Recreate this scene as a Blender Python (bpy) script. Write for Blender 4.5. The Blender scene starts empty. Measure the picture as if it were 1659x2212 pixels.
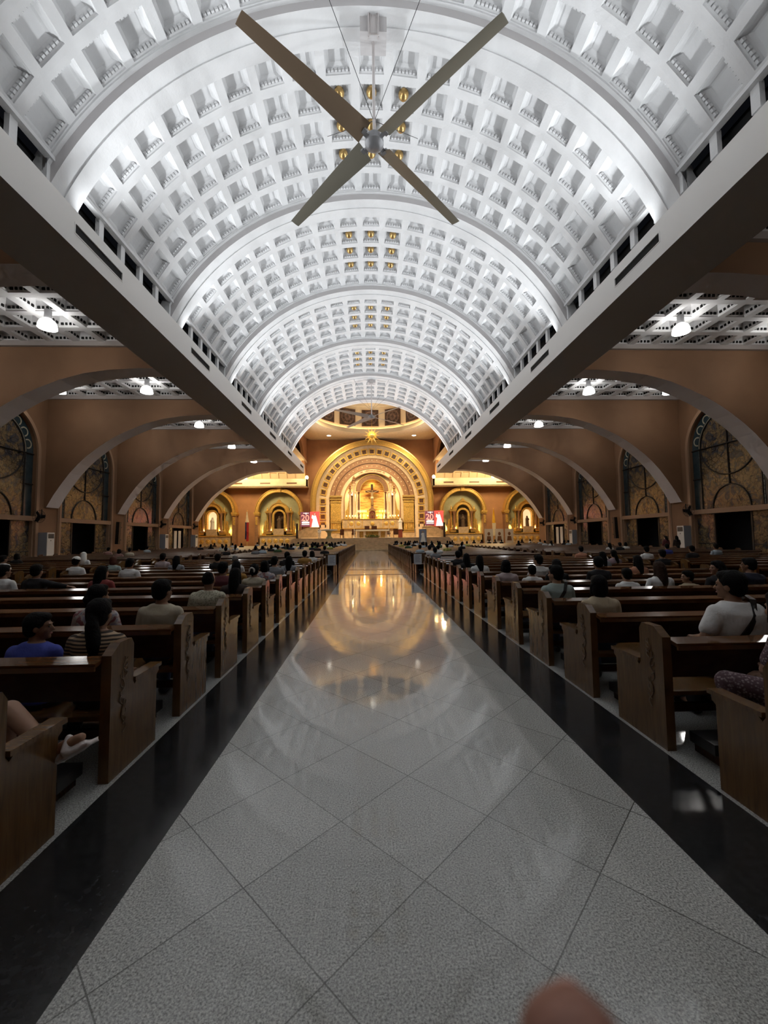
import bpy, bmesh, math, random
from mathutils import Vector, Matrix, noise
random.seed(7)
UPW, STW, EXPO = 860, 170, .5
PI = math.pi
sc = bpy.context.scene
COL = sc.collection

# ------------------------------------------------------------------ materials
def mat(name, col, rough=.6, metal=0., emit=None, estr=0., bump=0., bscale=20., var=0., vscale=3., spec=.5, coat=0., col2=None):
    m = bpy.data.materials.new(name); m.use_nodes = True
    nt = m.node_tree; b = nt.nodes['Principled BSDF']
    b.inputs['Base Color'].default_value = (*col, 1); b.inputs['Roughness'].default_value = rough
    b.inputs['Metallic'].default_value = metal; b.inputs['Specular IOR Level'].default_value = spec
    b.inputs['Coat Weight'].default_value = coat; b.inputs['Coat Roughness'].default_value = .12
    if emit:
        b.inputs['Emission Color'].default_value = (*emit, 1); b.inputs['Emission Strength'].default_value = estr
    tc = None
    if bump or var or col2:
        tc = nt.nodes.new('ShaderNodeTexCoord')
    if var or col2:
        n = nt.nodes.new('ShaderNodeTexNoise'); n.inputs['Scale'].default_value = vscale; n.inputs['Detail'].default_value = 5
        nt.links.new(tc.outputs['Object'], n.inputs['Vector'])
        r = nt.nodes.new('ShaderNodeValToRGB')
        c2 = col2 if col2 else tuple(max(0, c*(1-var)) for c in col)
        c1 = col if col2 else tuple(min(1, c*(1+var)) for c in col)
        r.color_ramp.elements[0].color = (*c2, 1); r.color_ramp.elements[1].color = (*c1, 1)
        r.color_ramp.elements[0].position = .38; r.color_ramp.elements[1].position = .62
        nt.links.new(n.outputs['Fac'], r.inputs['Fac']); nt.links.new(r.outputs['Color'], b.inputs['Base Color'])
    if bump:
        n2 = nt.nodes.new('ShaderNodeTexNoise'); n2.inputs['Scale'].default_value = bscale; n2.inputs['Detail'].default_value = 4
        nt.links.new(tc.outputs['Object'], n2.inputs['Vector'])
        bp = nt.nodes.new('ShaderNodeBump'); bp.inputs['Strength'].default_value = bump; bp.inputs['Distance'].default_value = .03
        nt.links.new(n2.outputs['Fac'], bp.inputs['Height']); nt.links.new(bp.outputs['Normal'], b.inputs['Normal'])
    return m

def node_mat(name):
    m = bpy.data.materials.new(name); m.use_nodes = True
    return m, m.node_tree, m.node_tree.nodes['Principled BSDF']

def granite_floor(name, tiles, base=(.37, .37, .352)):
    m, nt, b = node_mat(name); N = nt.nodes; Lk = nt.links
    tc = N.new('ShaderNodeTexCoord')
    n = N.new('ShaderNodeTexNoise'); n.inputs['Scale'].default_value = 120; n.inputs['Detail'].default_value = 4; n.inputs['Roughness'].default_value = .75
    Lk.new(tc.outputs['Object'], n.inputs['Vector'])
    r = N.new('ShaderNodeValToRGB'); r.color_ramp.elements[0].position = .36; r.color_ramp.elements[1].position = .66
    r.color_ramp.elements[0].color = (*[c*.38 for c in base], 1); r.color_ramp.elements[1].color = (*[c*1.9 for c in base], 1)
    Lk.new(n.outputs['Fac'], r.inputs['Fac'])
    out = r.outputs['Color']
    nl = N.new('ShaderNodeTexNoise'); nl.inputs['Scale'].default_value = 1.3; nl.inputs['Detail'].default_value = 3
    Lk.new(tc.outputs['Object'], nl.inputs['Vector'])
    if tiles:
        sx = N.new('ShaderNodeSeparateXYZ'); Lk.new(tc.outputs['Object'], sx.inputs[0])
        def M(op, a, bb):
            k = N.new('ShaderNodeMath'); k.operation = op
            for i, v in enumerate((a, bb)):
                if isinstance(v, (int, float)): k.inputs[i].default_value = v
                else: Lk.new(v, k.inputs[i])
            return k.outputs[0]
        P = .81
        u = M('DIVIDE', M('ADD', M('ADD', sx.outputs[0], sx.outputs[1]), -2.16+.218), P)
        v = M('DIVIDE', M('ADD', M('SUBTRACT', sx.outputs[1], sx.outputs[0]), -1.692-.218), P)
        fu = M('ABSOLUTE', M('SUBTRACT', M('FRACT', M('ADD', u, .5), 0), .5), 0)
        fv = M('ABSOLUTE', M('SUBTRACT', M('FRACT', M('ADD', v, .5), 0), .5), 0)
        g = M('LESS_THAN', M('MINIMUM', fu, fv), .0048)
        cu = M('FLOOR', u, 0); cv = M('FLOOR', v, 0)
        cb = N.new('ShaderNodeCombineXYZ'); Lk.new(cu, cb.inputs[0]); Lk.new(cv, cb.inputs[1])
        wn = N.new('ShaderNodeTexWhiteNoise'); Lk.new(cb.outputs[0], wn.inputs['Vector'])
        tone = M('ADD', M('MULTIPLY', wn.outputs['Value'], .18), .9)
        mx = N.new('ShaderNodeMix'); mx.data_type = 'RGBA'; mx.blend_type = 'MULTIPLY'; mx.inputs['Factor'].default_value = 1
        cc = N.new('ShaderNodeCombineColor')
        for i in range(3): Lk.new(tone, cc.inputs[i])
        Lk.new(out, mx.inputs['A']); Lk.new(cc.outputs[0], mx.inputs['B'])
        g2 = M('MULTIPLY', g, M('ADD', M('MULTIPLY', nl.outputs['Fac'], 1.2), .1))
        mg = N.new('ShaderNodeMix'); mg.data_type = 'RGBA'; Lk.new(g2, mg.inputs['Factor'])
        Lk.new(mx.outputs['Result'], mg.inputs['A']); mg.inputs['B'].default_value = (.05, .05, .045, 1)
        out = mg.outputs['Result']
    Lk.new(out, b.inputs['Base Color'])
    rr = N.new('ShaderNodeMapRange'); rr.inputs['To Min'].default_value = .03; rr.inputs['To Max'].default_value = .10
    rr.inputs['From Min'].default_value = .3; rr.inputs['From Max'].default_value = .7
    Lk.new(nl.outputs['Fac'], rr.inputs['Value']); Lk.new(rr.outputs[0], b.inputs['Roughness'])
    b.inputs['Specular IOR Level'].default_value = .5
    # gentle waviness of the polish
    nb = N.new('ShaderNodeTexNoise'); nb.inputs['Scale'].default_value = 2.2; Lk.new(tc.outputs['Object'], nb.inputs['Vector'])
    bp = N.new('ShaderNodeBump'); bp.inputs['Strength'].default_value = .022; bp.inputs['Distance'].default_value = .05
    Lk.new(nb.outputs['Fac'], bp.inputs['Height']); Lk.new(bp.outputs['Normal'], b.inputs['Normal'])
    return m

def wood_mat(name, c1, c2, rough=.25):
    m, nt, b = node_mat(name); N = nt.nodes; Lk = nt.links
    tc = N.new('ShaderNodeTexCoord'); mp = N.new('ShaderNodeMapping'); mp.inputs['Scale'].default_value = (1.5, 14, 1.2)
    Lk.new(tc.outputs['Object'], mp.inputs['Vector'])
    n = N.new('ShaderNodeTexNoise'); n.inputs['Scale'].default_value = 3; n.inputs['Detail'].default_value = 6; n.inputs['Distortion'].default_value = .8
    Lk.new(mp.outputs[0], n.inputs['Vector'])
    r = N.new('ShaderNodeValToRGB'); r.color_ramp.elements[0].color = (*c1, 1); r.color_ramp.elements[1].color = (*c2, 1)
    r.color_ramp.elements[0].position = .3; r.color_ramp.elements[1].position = .7
    Lk.new(n.outputs['Fac'], r.inputs['Fac']); Lk.new(r.outputs[0], b.inputs['Base Color'])
    b.inputs['Roughness'].default_value = rough
    return m

def stained_glass_mat(name):
    m, nt, b = node_mat(name); N = nt.nodes; Lk = nt.links
    tc = N.new('ShaderNodeTexCoord')
    n = N.new('ShaderNodeTexNoise'); n.inputs['Scale'].default_value = 1.6; n.inputs['Detail'].default_value = 8; n.inputs['Roughness'].default_value = .7; n.inputs['Distortion'].default_value = 1.2
    Lk.new(tc.outputs['Object'], n.inputs['Vector'])
    r = N.new('ShaderNodeValToRGB'); e = r.color_ramp.elements
    e[0].position = .3; e[0].color = (.025, .03, .05, 1); e[1].position = .75; e[1].color = (.36, .28, .14, 1)
    for p, c in ((.42, (.05, .055, .065)), (.5, (.13, .09, .05)), (.56, (.24, .17, .085)), (.63, (.07, .065, .055))):
        x = e.new(p); x.color = (*c, 1)
    Lk.new(n.outputs['Fac'], r.inputs['Fac']); Lk.new(r.outputs[0], b.inputs['Base Color'])
    v = N.new('ShaderNodeTexVoronoi'); v.feature = 'DISTANCE_TO_EDGE'; v.inputs['Scale'].default_value = 3.2
    Lk.new(tc.outputs['Object'], v.inputs['Vector'])
    lt = N.new('ShaderNodeMath'); lt.operation = 'LESS_THAN'; lt.inputs[1].default_value = .018; Lk.new(v.outputs[0], lt.inputs[0])
    mx = N.new('ShaderNodeMix'); mx.data_type = 'RGBA'; Lk.new(lt.outputs[0], mx.inputs['Factor'])
    Lk.new(r.outputs[0], mx.inputs['A']); mx.inputs['B'].default_value = (.015, .013, .012, 1)
    Lk.new(mx.outputs['Result'], b.inputs['Base Color']); b.inputs['Roughness'].default_value = .25
    return m

def pattern_mat(name, kind):
    m, nt, b = node_mat(name); N = nt.nodes; Lk = nt.links
    tc = N.new('ShaderNodeTexCoord'); b.inputs['Roughness'].default_value = .85
    r = N.new('ShaderNodeValToRGB'); e = r.color_ramp.elements
    if kind == 'stripe':
        w = N.new('ShaderNodeTexWave'); w.bands_direction = 'Z'; w.inputs['Scale'].default_value = 11.5; w.inputs['Distortion'].default_value = .6; w.inputs['Detail Scale'].default_value = .6
        e[0].color = (.035, .025, .02, 1); e[1].color = (.42, .30, .19, 1); e[0].position = .45; e[1].position = .55; src = w.outputs['Fac']
    elif kind == 'check':
        w = N.new('ShaderNodeTexVoronoi'); w.inputs['Scale'].default_value = 42; w.feature = 'F1'
        e[0].color = (.2, .19, .13, 1); e[1].color = (.52, .5, .38, 1); e[0].position = .1; e[1].position = .6; src = w.outputs[0]
    elif kind == 'speckle':
        w = N.new('ShaderNodeTexVoronoi'); w.inputs['Scale'].default_value = 60
        e[0].color = (.35, .28, .28, 1); e[1].color = (.09, .05, .06, 1); e[0].position = .15; e[1].position = .5; src = w.outputs[0]
    else:
        w = N.new('ShaderNodeTexNoise'); w.inputs['Scale'].default_value = 16
        e[0].color = (.25, .09, .10, 1); e[1].color = (.50, .46, .42, 1); e[0].position = .4; e[1].position = .52; src = w.outputs['Fac']
        x = e.new(.62); x.color = (.28, .27, .36, 1)
    Lk.new(tc.outputs['Object'], w.inputs['Vector']); Lk.new(src, r.inputs['Fac']); Lk.new(r.outputs[0], b.inputs['Base Color'])
    return m

M = dict(
    vault=mat('white_plaster', (.68, .68, .685), .75, bump=.25, bscale=14, var=.05, vscale=1.1),
    vaultline=mat('grey_plaster', (.55, .53, .53), .8),
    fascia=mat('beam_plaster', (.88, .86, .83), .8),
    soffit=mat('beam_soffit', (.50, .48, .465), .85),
    wall=mat('terracotta_paint', (.26, .142, .075), .8, bump=.08, bscale=6, var=.06, vscale=.6),
    wallwarm=mat('ochre_paint', (.42, .20, .085), .75, bump=.1, bscale=5, var=.08, vscale=.7),
    trim=mat('tan_trim', (.40, .25, .155), .7),
    intrados=mat('pale_intrados', (.85, .82, .83), .75),
    cornice=mat('cornice_grey', (.42, .38, .36), .8),
    dark=mat('dark_opening', (.008, .008, .008), .9),
    night=mat('night_void', (.004, .004, .005), .9),
    granite=granite_floor('grey_granite_tiles', True),
    granite2=granite_floor('grey_granite', False, (.36, .36, .342)),
    black=mat('black_granite', (.021, .021, .022), .15, var=.3, vscale=30),
    marble=mat('warm_marble', (.55, .40, .24), .3, var=.15, vscale=2.5),
    cream=mat('cream_plaster', (.75, .60, .38), .7),
    creamlit=mat('cream_stone', (.78, .60, .38), .6, var=.05),
    gold=mat('gilded_relief', (.72, .45, .11), .42, .5, bump=1.0, bscale=9, var=.3, vscale=13),
    goldsm=mat('smooth_gold', (.80, .52, .15), .3, .7),
    brass=mat('brass_globe', (.55, .36, .14), .3, .8),
    brown=mat('brown_stone', (.32, .165, .08), .5, var=.12, vscale=4),
    dkbrown=mat('dark_brown_stone', (.13, .06, .03), .4),
    sage=mat('sage_plaster', (.42, .40, .22), .7, var=.05),
    wood=wood_mat('pew_end_wood', (.09, .043, .013), (.15, .075, .025), .2),
    ledgewood=wood_mat('polished_ledge_wood', (.085, .036, .015), (.13, .06, .024), .1),
    darkwood=wood_mat('dark_pew_wood', (.040, .016, .010), (.075, .030, .016), .2),
    farwood=wood_mat('front_pew_wood', (.07, .035, .02), (.12, .06, .03), .3),
    carve=mat('worn_carving', (.16, .095, .045), .5),
    vinyl=mat('black_vinyl', (.012, .011, .011), .35),
    metal=mat('dark_metal', (.02, .02, .022), .45, .4),
    grey=mat('grey_metal', (.30, .30, .31), .45, .6),
    blade=mat('fan_blade_grey', (.20, .185, .145), .45, .3),
    bladeb=mat('fan_blade_brown', (.21, .15, .10), .5, .3),
    silver=mat('silver_rod', (.62, .58, .57), .4, .4),
    white=mat('white_enamel', (.78, .77, .72), .45),
    acside=mat('grey_enamel', (.33, .36, .42), .5),
    acgrille=mat('ac_grille', (.10, .10, .09), .5),
    acgrille2=mat('ac_lower_grille', (.50, .49, .44), .5),
    glass=stained_glass_mat('stained_glass'),
    glassedge=mat('blue_edge_glass', (.022, .040, .048), .25, col2=(.04, .06, .07), vscale=2),
    glassbead=mat('white_bead_glass', (.42, .42, .36), .35, var=.5, vscale=5),
    glassring=mat('pale_ring_glass', (.42, .38, .27), .35),
    lead=mat('lead_black', (.012, .010, .009), .5),
    skin=mat('warm_skin', (.36, .20, .125), .55), skin2=mat('brown_skin', (.25, .13, .075), .55),
    fingerskin=mat('finger_skin', (.33, .155, .11), .6),
    nail=mat('finger_nail', (.62, .32, .24), .35),
    lips=mat('lips', (.30, .09, .07), .5), eye=mat('dark_eyes', (.01, .008, .006), .2),
    hair=mat('black_hair', (.005, .0045, .0045), .75, spec=.15, bump=.4, bscale=70), hairbrown=mat('brown_hair', (.035, .017, .010), .75, spec=.2, bump=.5, bscale=60),
    hairauburn=mat('auburn_hair', (.09, .03, .018), .75, spec=.2, bump=.5, bscale=60), hairgrey=mat('grey_hair', (.16, .15, .14), .6, bump=.4, bscale=60),
    denim=mat('blue_denim', (.05, .07, .13), .85), shorts=mat('slate_shorts', (.13, .155, .22), .85), darkcloth=mat('dark_trousers', (.018, .017, .02), .9),
    shoe=mat('dark_shoes', (.02, .018, .017), .5), slide=mat('white_slide', (.62, .56, .54), .5),
    lampglow=mat('lit_glass_shade', (.9, .9, .9), .3, emit=(1, .98, .95), estr=12),
    lampglowy=mat('lit_warm_glass_shade', (.9, .9, .8), .3, emit=(1, .97, .82), estr=9),
    warmglow=mat('warm_floodlight_glow', (1, .9, .6), .4, emit=(1, .72, .28), estr=11),
    candleglow=mat('candle_bulb_glow', (1, .9, .6), .4, emit=(1, .68, .24), estr=3),
    downlight=mat('downlight_glow', (1, 1, 1), .4, emit=(1, .93, .78), estr=7),
    tube=mat('backlit_niche_panel', (.9, .8, .6), .5, emit=(1, .66, .34), estr=.75),
    scr1=mat('screen_purple', (.1, .03, .05), .4, emit=(.20, .055, .075), estr=.7),
    scr2=mat('screen_red', (.5, .05, .04), .4, emit=(1.0, .12, .09), estr=.6),
    scrw=mat('screen_white', (.8, .8, .7), .4, emit=(1, .92, .80), estr=.8),
    scrp=mat('screen_pink', (.7, .3, .25), .4, emit=(.95, .38, .28), estr=.6),
    scrb=mat('screen_brown', (.2, .06, .03), .4, emit=(.22, .05, .03), estr=1.0),
    paper=mat('white_paper', (.55, .56, .60), .8), ink=mat('grey_ink', (.2, .2, .25), .8),
    paint=mat('dark_painting', (.075, .04, .025), .5, var=.5, vscale=3), paintring=mat('painting_ring', (.17, .10, .07), .5, var=.3, vscale=4),
    leaf=mat('altar_foliage', (.10, .13, .03), .7, var=.5, vscale=20), cloth=mat('altar_cloth', (.75, .66, .50), .8),
    marbletop=mat('white_marble', (.7, .68, .6), .3), redvel=mat('dark_red_drape', (.16, .03, .015), .8),
    corpus=mat('carved_corpus', (.42, .27, .12), .5), plaster=mat('white_statue_plaster', (.75, .72, .65), .6), bronze=mat('dark_statue', (.10, .06, .03), .45),
    flagred=mat('flag_red', (.45, .03, .03), .85), flagblue=mat('flag_blue', (.05, .045, .13), .85), flagwhite=mat('flag_white', (.75, .65, .48), .85),
    flagyellow=mat('flag_yellow', (.80, .48, .04), .85), bluegrey=mat('portrait_blue_grey', (.22, .25, .32), .6),
    amber=mat('amber_mosaic', (.85, .50, .14), .5),
)
SHIRT = {k: mat('cloth_'+k, c, .9, bump=.25, bscale=14) for k, c in dict(
    white=(.72, .72, .71), offwhite=(.64, .64, .62), cream=(.56, .53, .41), grey=(.24, .25, .27), black=(.012, .012, .014), navy=(.018, .02, .035),
    blue=(.055, .075, .36), maroon=(.13, .035, .04), red=(.22, .04, .035), pink=(.38, .22, .20), palepink=(.46, .38, .38), orange=(.48, .22, .13),
    mustard=(.42, .22, .05), yellow=(.45, .42, .10), green=(.05, .10, .04), mint=(.34, .42, .40), lightblue=(.40, .48, .54), purple=(.28, .2, .22),
    beige=(.48, .43, .32), tan=(.50, .42, .29), darkbrown=(.035, .022, .018), brown=(.16, .09, .05)).items()}
SHIRT['striped'] = pattern_mat('cloth_striped', 'stripe'); SHIRT['check'] = pattern_mat('cloth_check', 'check')
SHIRT['floral'] = pattern_mat('cloth_floral', 'floral'); SHIRT['speckle'] = pattern_mat('cloth_speckle', 'speckle')
SHIRT['whitestrap'] = SHIRT['white']; SHIRT['greystrap'] = SHIRT['mint']

def amber_streaks():
    m, nt, b = node_mat('amber_streaked_mosaic'); N = nt.nodes; Lk = nt.links
    tc = N.new('ShaderNodeTexCoord'); mp = N.new('ShaderNodeMapping'); mp.inputs['Scale'].default_value = (.55, 1, 3.4); Lk.new(tc.outputs['Object'], mp.inputs[0])
    n = N.new('ShaderNodeTexNoise'); n.inputs['Scale'].default_value = 1.5; n.inputs['Detail'].default_value = 4; n.inputs['Distortion'].default_value = .5; Lk.new(mp.outputs[0], n.inputs['Vector'])
    r = N.new('ShaderNodeValToRGB'); e = r.color_ramp.elements
    e[0].position = .36; e[0].color = (.62, .16, .03, 1); e[1].position = .6; e[1].color = (.9, .62, .16, 1); x = e.new(.46); x.color = (.85, .46, .10, 1)
    Lk.new(n.outputs['Fac'], r.inputs[0]); Lk.new(r.outputs[0], b.inputs['Base Color']); b.inputs['Roughness'].default_value = .5
    return m
M['amber'] = amber_streaks()

# ------------------------------------------------------------------ mesh builder
class MB:
    def __init__(s): s.v = []; s.f = []; s.mi = []; s.cur = 0
    def face(s, *i): s.f.append(tuple(i)); s.mi.append(s.cur)
    def add(s, pts): n = len(s.v); s.v += [tuple(p) for p in pts]; return n
    def quad(s, a, b, c, d): n = s.add((a, b, c, d)); s.face(n, n+1, n+2, n+3)
    def box(s, x0, x1, y0, y1, z0, z1):
        n = s.add([(x, y, z) for z in (z0, z1) for y in (y0, y1) for x in (x0, x1)])
        for q in ((0, 2, 3, 1), (4, 5, 7, 6), (0, 1, 5, 4), (2, 6, 7, 3), (0, 4, 6, 2), (1, 3, 7, 5)): s.face(*[n+i for i in q])
        return s
    def obox(s, c, ax, ay, az):   # centre and three half axes
        c, ax, ay, az = map(Vector, (c, ax, ay, az))
        n = s.add([c+i*ax+j*ay+k*az for k in (-1, 1) for j in (-1, 1) for i in (-1, 1)])
        for q in ((0, 2, 3, 1), (4, 5, 7, 6), (0, 1, 5, 4), (2, 6, 7, 3), (0, 4, 6, 2), (1, 3, 7, 5)): s.face(*[n+i for i in q])
        return s
    def tube(s, pts, r, n=8, caps=True):
        pts = [Vector(p) for p in pts]; rs = r if isinstance(r, (list, tuple)) else [r]*len(pts)
        rings = []; up = None
        for i, p in enumerate(pts):
            d = (pts[min(i+1, len(pts)-1)]-pts[max(i-1, 0)]).normalized()
            if up is None: up = Vector((0, 0, 1)) if abs(d.z) < .9 else Vector((1, 0, 0))
            a = d.cross(up).normalized(); b = a.cross(d).normalized(); up = b
            k = s.add([p+rs[i]*(math.cos(t)*a+math.sin(t)*b) for t in [2*PI*j/n for j in range(n)]]); rings.append(k)
        for k0, k1 in zip(rings, rings[1:]):
            for j in range(n): s.face(k0+j, k0+(j+1) % n, k1+(j+1) % n, k1+j)
        if caps: s.face(*[rings[0]+j for j in reversed(range(n))]); s.face(*[rings[-1]+j for j in range(n)])
        return s
    def lathe(s, prof, c=(0, 0, 0), n=20, axis='z'):
        c = Vector(c); rings = []
        for r, h in prof:
            pts = []
            for j in range(n):
                t = 2*PI*j/n; a, b = r*math.cos(t), r*math.sin(t)
                pts.append(c+Vector((a, b, h)) if axis == 'z' else c+Vector((a, h, b)))
            rings.append(s.add(pts))
        for k0, k1 in zip(rings, rings[1:]):
            for j in range(n): s.face(k0+j, k0+(j+1) % n, k1+(j+1) % n, k1+j)
        s.face(*[rings[0]+j for j in reversed(range(n))]); s.face(*[rings[-1]+j for j in range(n)])
        return s
    def sph(s, c, r, n=10, m=7):
        r = (r, r, r) if isinstance(r, (int, float)) else r
        c = Vector(c); rings = []
        a0 = s.add([c+Vector((0, 0, -r[2]))])
        for i in range(1, m):
            t = PI*i/m-PI/2
            rings.append(s.add([c+Vector((r[0]*math.cos(t)*math.cos(2*PI*j/n), r[1]*math.cos(t)*math.sin(2*PI*j/n), r[2]*math.sin(t))) for j in range(n)]))
        a1 = s.add([c+Vector((0, 0, r[2]))])
        for j in range(n):
            s.face(a0, rings[0]+(j+1) % n, rings[0]+j); s.face(a1, rings[-1]+j, rings[-1]+(j+1) % n)
        for k0, k1 in zip(rings, rings[1:]):
            for j in range(n): s.face(k0+j, k0+(j+1) % n, k1+(j+1) % n, k1+j)
        return s
    def prism(s, poly, y0, y1, plane='xz'):   # polygon extruded along the third axis
        f = (lambda p, h: (p[0], h, p[1])) if plane == 'xz' else ((lambda p, h: (h, p[0], p[1])) if plane == 'yz' else (lambda p, h: (p[0], p[1], h)))
        n = len(poly); a = s.add([f(p, y0) for p in poly]); b = s.add([f(p, y1) for p in poly])
        s.face(*[a+i for i in range(n)]); s.face(*[b+i for i in reversed(range(n))])
        for i in range(n): s.face(a+i, b+i, b+(i+1) % n, a+(i+1) % n)
        return s
    def arch(s, cx, cz, r0, r1, y0, y1, a0=0., a1=PI, n=36, leg=0.):   # half ring in xz with straight legs of length leg
        inn, out = [], []
        for i in range(n+1):
            t = a0+(a1-a0)*i/n; inn.append((cx+r0*math.cos(t), cz+r0*math.sin(t))); out.append((cx+r1*math.cos(t), cz+r1*math.sin(t)))
        if leg:
            inn = [(cx+r0, cz-leg)]+inn+[(cx-r0, cz-leg)]; out = [(cx+r1, cz-leg)]+out+[(cx-r1, cz-leg)]
        for (p, q, P2, Q2) in zip(inn, inn[1:], out, out[1:]):
            k = s.add([(p[0], y0, p[1]), (q[0], y0, q[1]), (Q2[0], y0, Q2[1]), (P2[0], y0, P2[1]), (p[0], y1, p[1]), (q[0], y1, q[1]), (Q2[0], y1, Q2[1]), (P2[0], y1, P2[1])])
            s.face(k, k+1, k+2, k+3); s.face(k+4, k+7, k+6, k+5); s.face(k, k+4, k+5, k+1); s.face(k+3, k+2, k+6, k+7)
        for p, P2 in ((inn[0], out[0]), (inn[-1], out[-1])):
            s.quad((p[0], y0, p[1]), (P2[0], y0, P2[1]), (P2[0], y1, P2[1]), (p[0], y1, p[1]))
        return s
    def disc(s, cx, cz, r, y0, y1, leg=0., n=32):   # arched slab in xz
        poly = [(cx+r*math.cos(PI*i/n), cz+r*math.sin(PI*i/n)) for i in range(n+1)]
        if leg: poly = [(cx+r, cz-leg)]+poly+[(cx-r, cz-leg)]
        return s.prism(poly, y0, y1)
    def mesh(s, name, mats, smooth=False):
        me = bpy.data.meshes.new(name); me.from_pydata(s.v, [], s.f)
        for m in (mats if isinstance(mats, (list, tuple)) else [mats]): me.materials.append(m)
        me.polygons.foreach_set('material_index', s.mi)
        bm = bmesh.new(); bm.from_mesh(me); bmesh.ops.recalc_face_normals(bm, faces=bm.faces); bm.to_mesh(me); bm.free()
        if smooth:
            me.polygons.foreach_set('use_smooth', [True]*len(me.polygons))
            try: me.set_sharp_from_angle(angle=math.radians(40))
            except Exception: pass
        return me

KIDS = {}
def link(name, data, parent=None, loc=None):
    o = bpy.data.objects.new(name, data); COL.objects.link(o)
    if parent: o.parent = parent; KIDS.setdefault(parent, []).append(o)
    if loc: o.location = loc
    return o
def part(name, mb, m, parent, smooth=False): return link(name, mb.mesh(name, m, smooth), parent)
def struct(name, mb, m, smooth=False):
    o = link(name, mb.mesh(name, m, smooth)); o['kind'] = 'structure'; return o
def tag(o, label, cat, group=None, kind=None):
    o['label'] = label; o['category'] = cat
    if group: o['group'] = group
    if kind: o['kind'] = kind
    return o
def thing(name, label, cat, loc=(0, 0, 0), rz=0., group=None):
    o = bpy.data.objects.new(name, None); COL.objects.link(o); o.location = loc; o.rotation_euler = (0, 0, rz)
    o.empty_display_size = .2
    return tag(o, label, cat, group)
def dup(root, loc, label, group=None, rz=None, scale=None):
    r = root.copy(); COL.objects.link(r); r.location = loc; r['label'] = label
    if group: r['group'] = group
    if rz is not None: r.rotation_euler = (0, 0, rz)
    if scale: r.scale = scale
    for ch in KIDS.get(root, ()):
        c = ch.copy(); COL.objects.link(c); c.parent = r
        for g in KIDS.get(ch, ()):
            d = g.copy(); COL.objects.link(d); d.parent = c
    return r
def lamp(name, kind, loc, power, color, size=.3, target=None, spot=None, blend=.6):
    l = bpy.data.lights.new(name, kind); l.energy = power; l.color = color
    if kind == 'AREA': l.size = size
    else: l.shadow_soft_size = size
    if spot: l.spot_size = math.radians(spot); l.spot_blend = blend
    o = bpy.data.objects.new(name, l); COL.objects.link(o); o.location = loc
    if target: o.rotation_euler = (Vector(target)-Vector(loc)).to_track_quat('-Z', 'Y').to_euler()
    return o
ORD = ['nearest', 'second', 'third', 'fourth', 'fifth', 'sixth', 'seventh', 'eighth', 'ninth', 'tenth', 'eleventh', 'twelfth', 'thirteenth', 'fourteenth', 'fifteenth', 'sixteenth',
       'seventeenth', 'eighteenth', 'nineteenth', 'twentieth', 'twenty-first', 'twenty-second', 'twenty-third', 'twenty-fourth', 'twenty-fifth', 'twenty-sixth', 'twenty-seventh']
SIDE = {-1: 'left', 1: 'right'}

# ------------------------------------------------------------------ dimensions (metres)
RIB0, BAY, RIBT = 11.55, 7.2, 1.05          # first rib's front, bay length, rib thickness
XB, ZB, ZBT, XO = 8.17, 9.49, 10.57, 10.17   # nave beam: inner face, soffit, top, outer edge
ZC, RG, RS = 7.55, 10.75, 10.38             # vault axis height, coffer surface radius, rib soffit radius
XW = 20.5                                   # side walls
YB, YE = -9.6, 62.0                         # back wall, altar wall
YV = 48.6                                   # end of the vault

# ------------------------------------------------------------------ floor
f = MB(); f.box(-1.306, 1.306, YB, 47.6, -.2, 0); struct('floor', f, M['granite'])
for s in (-1, 1):
    f = MB(); f.box(s*1.306, s*1.87, YB, 47.6, -.2, 0); struct('floor', f, M['black'])
    f = MB(); f.box(s*1.87, s*28.2, YB, 47.6, -.2, 0); struct('floor', f, M['granite2'])
    f = MB(); f.box(s*9.9, s*28.2, 47.6, YE+.2, -.2, 0); struct('floor', f, M['granite2'])
f = MB(); f.box(-1.306, 1.306, 16.9, 17.25, -.01, .0015); f.box(-1.306, 1.306, 19.55, 19.9, -.01, .0015)
o = struct('trim_1', f, M['brown'])

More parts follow.
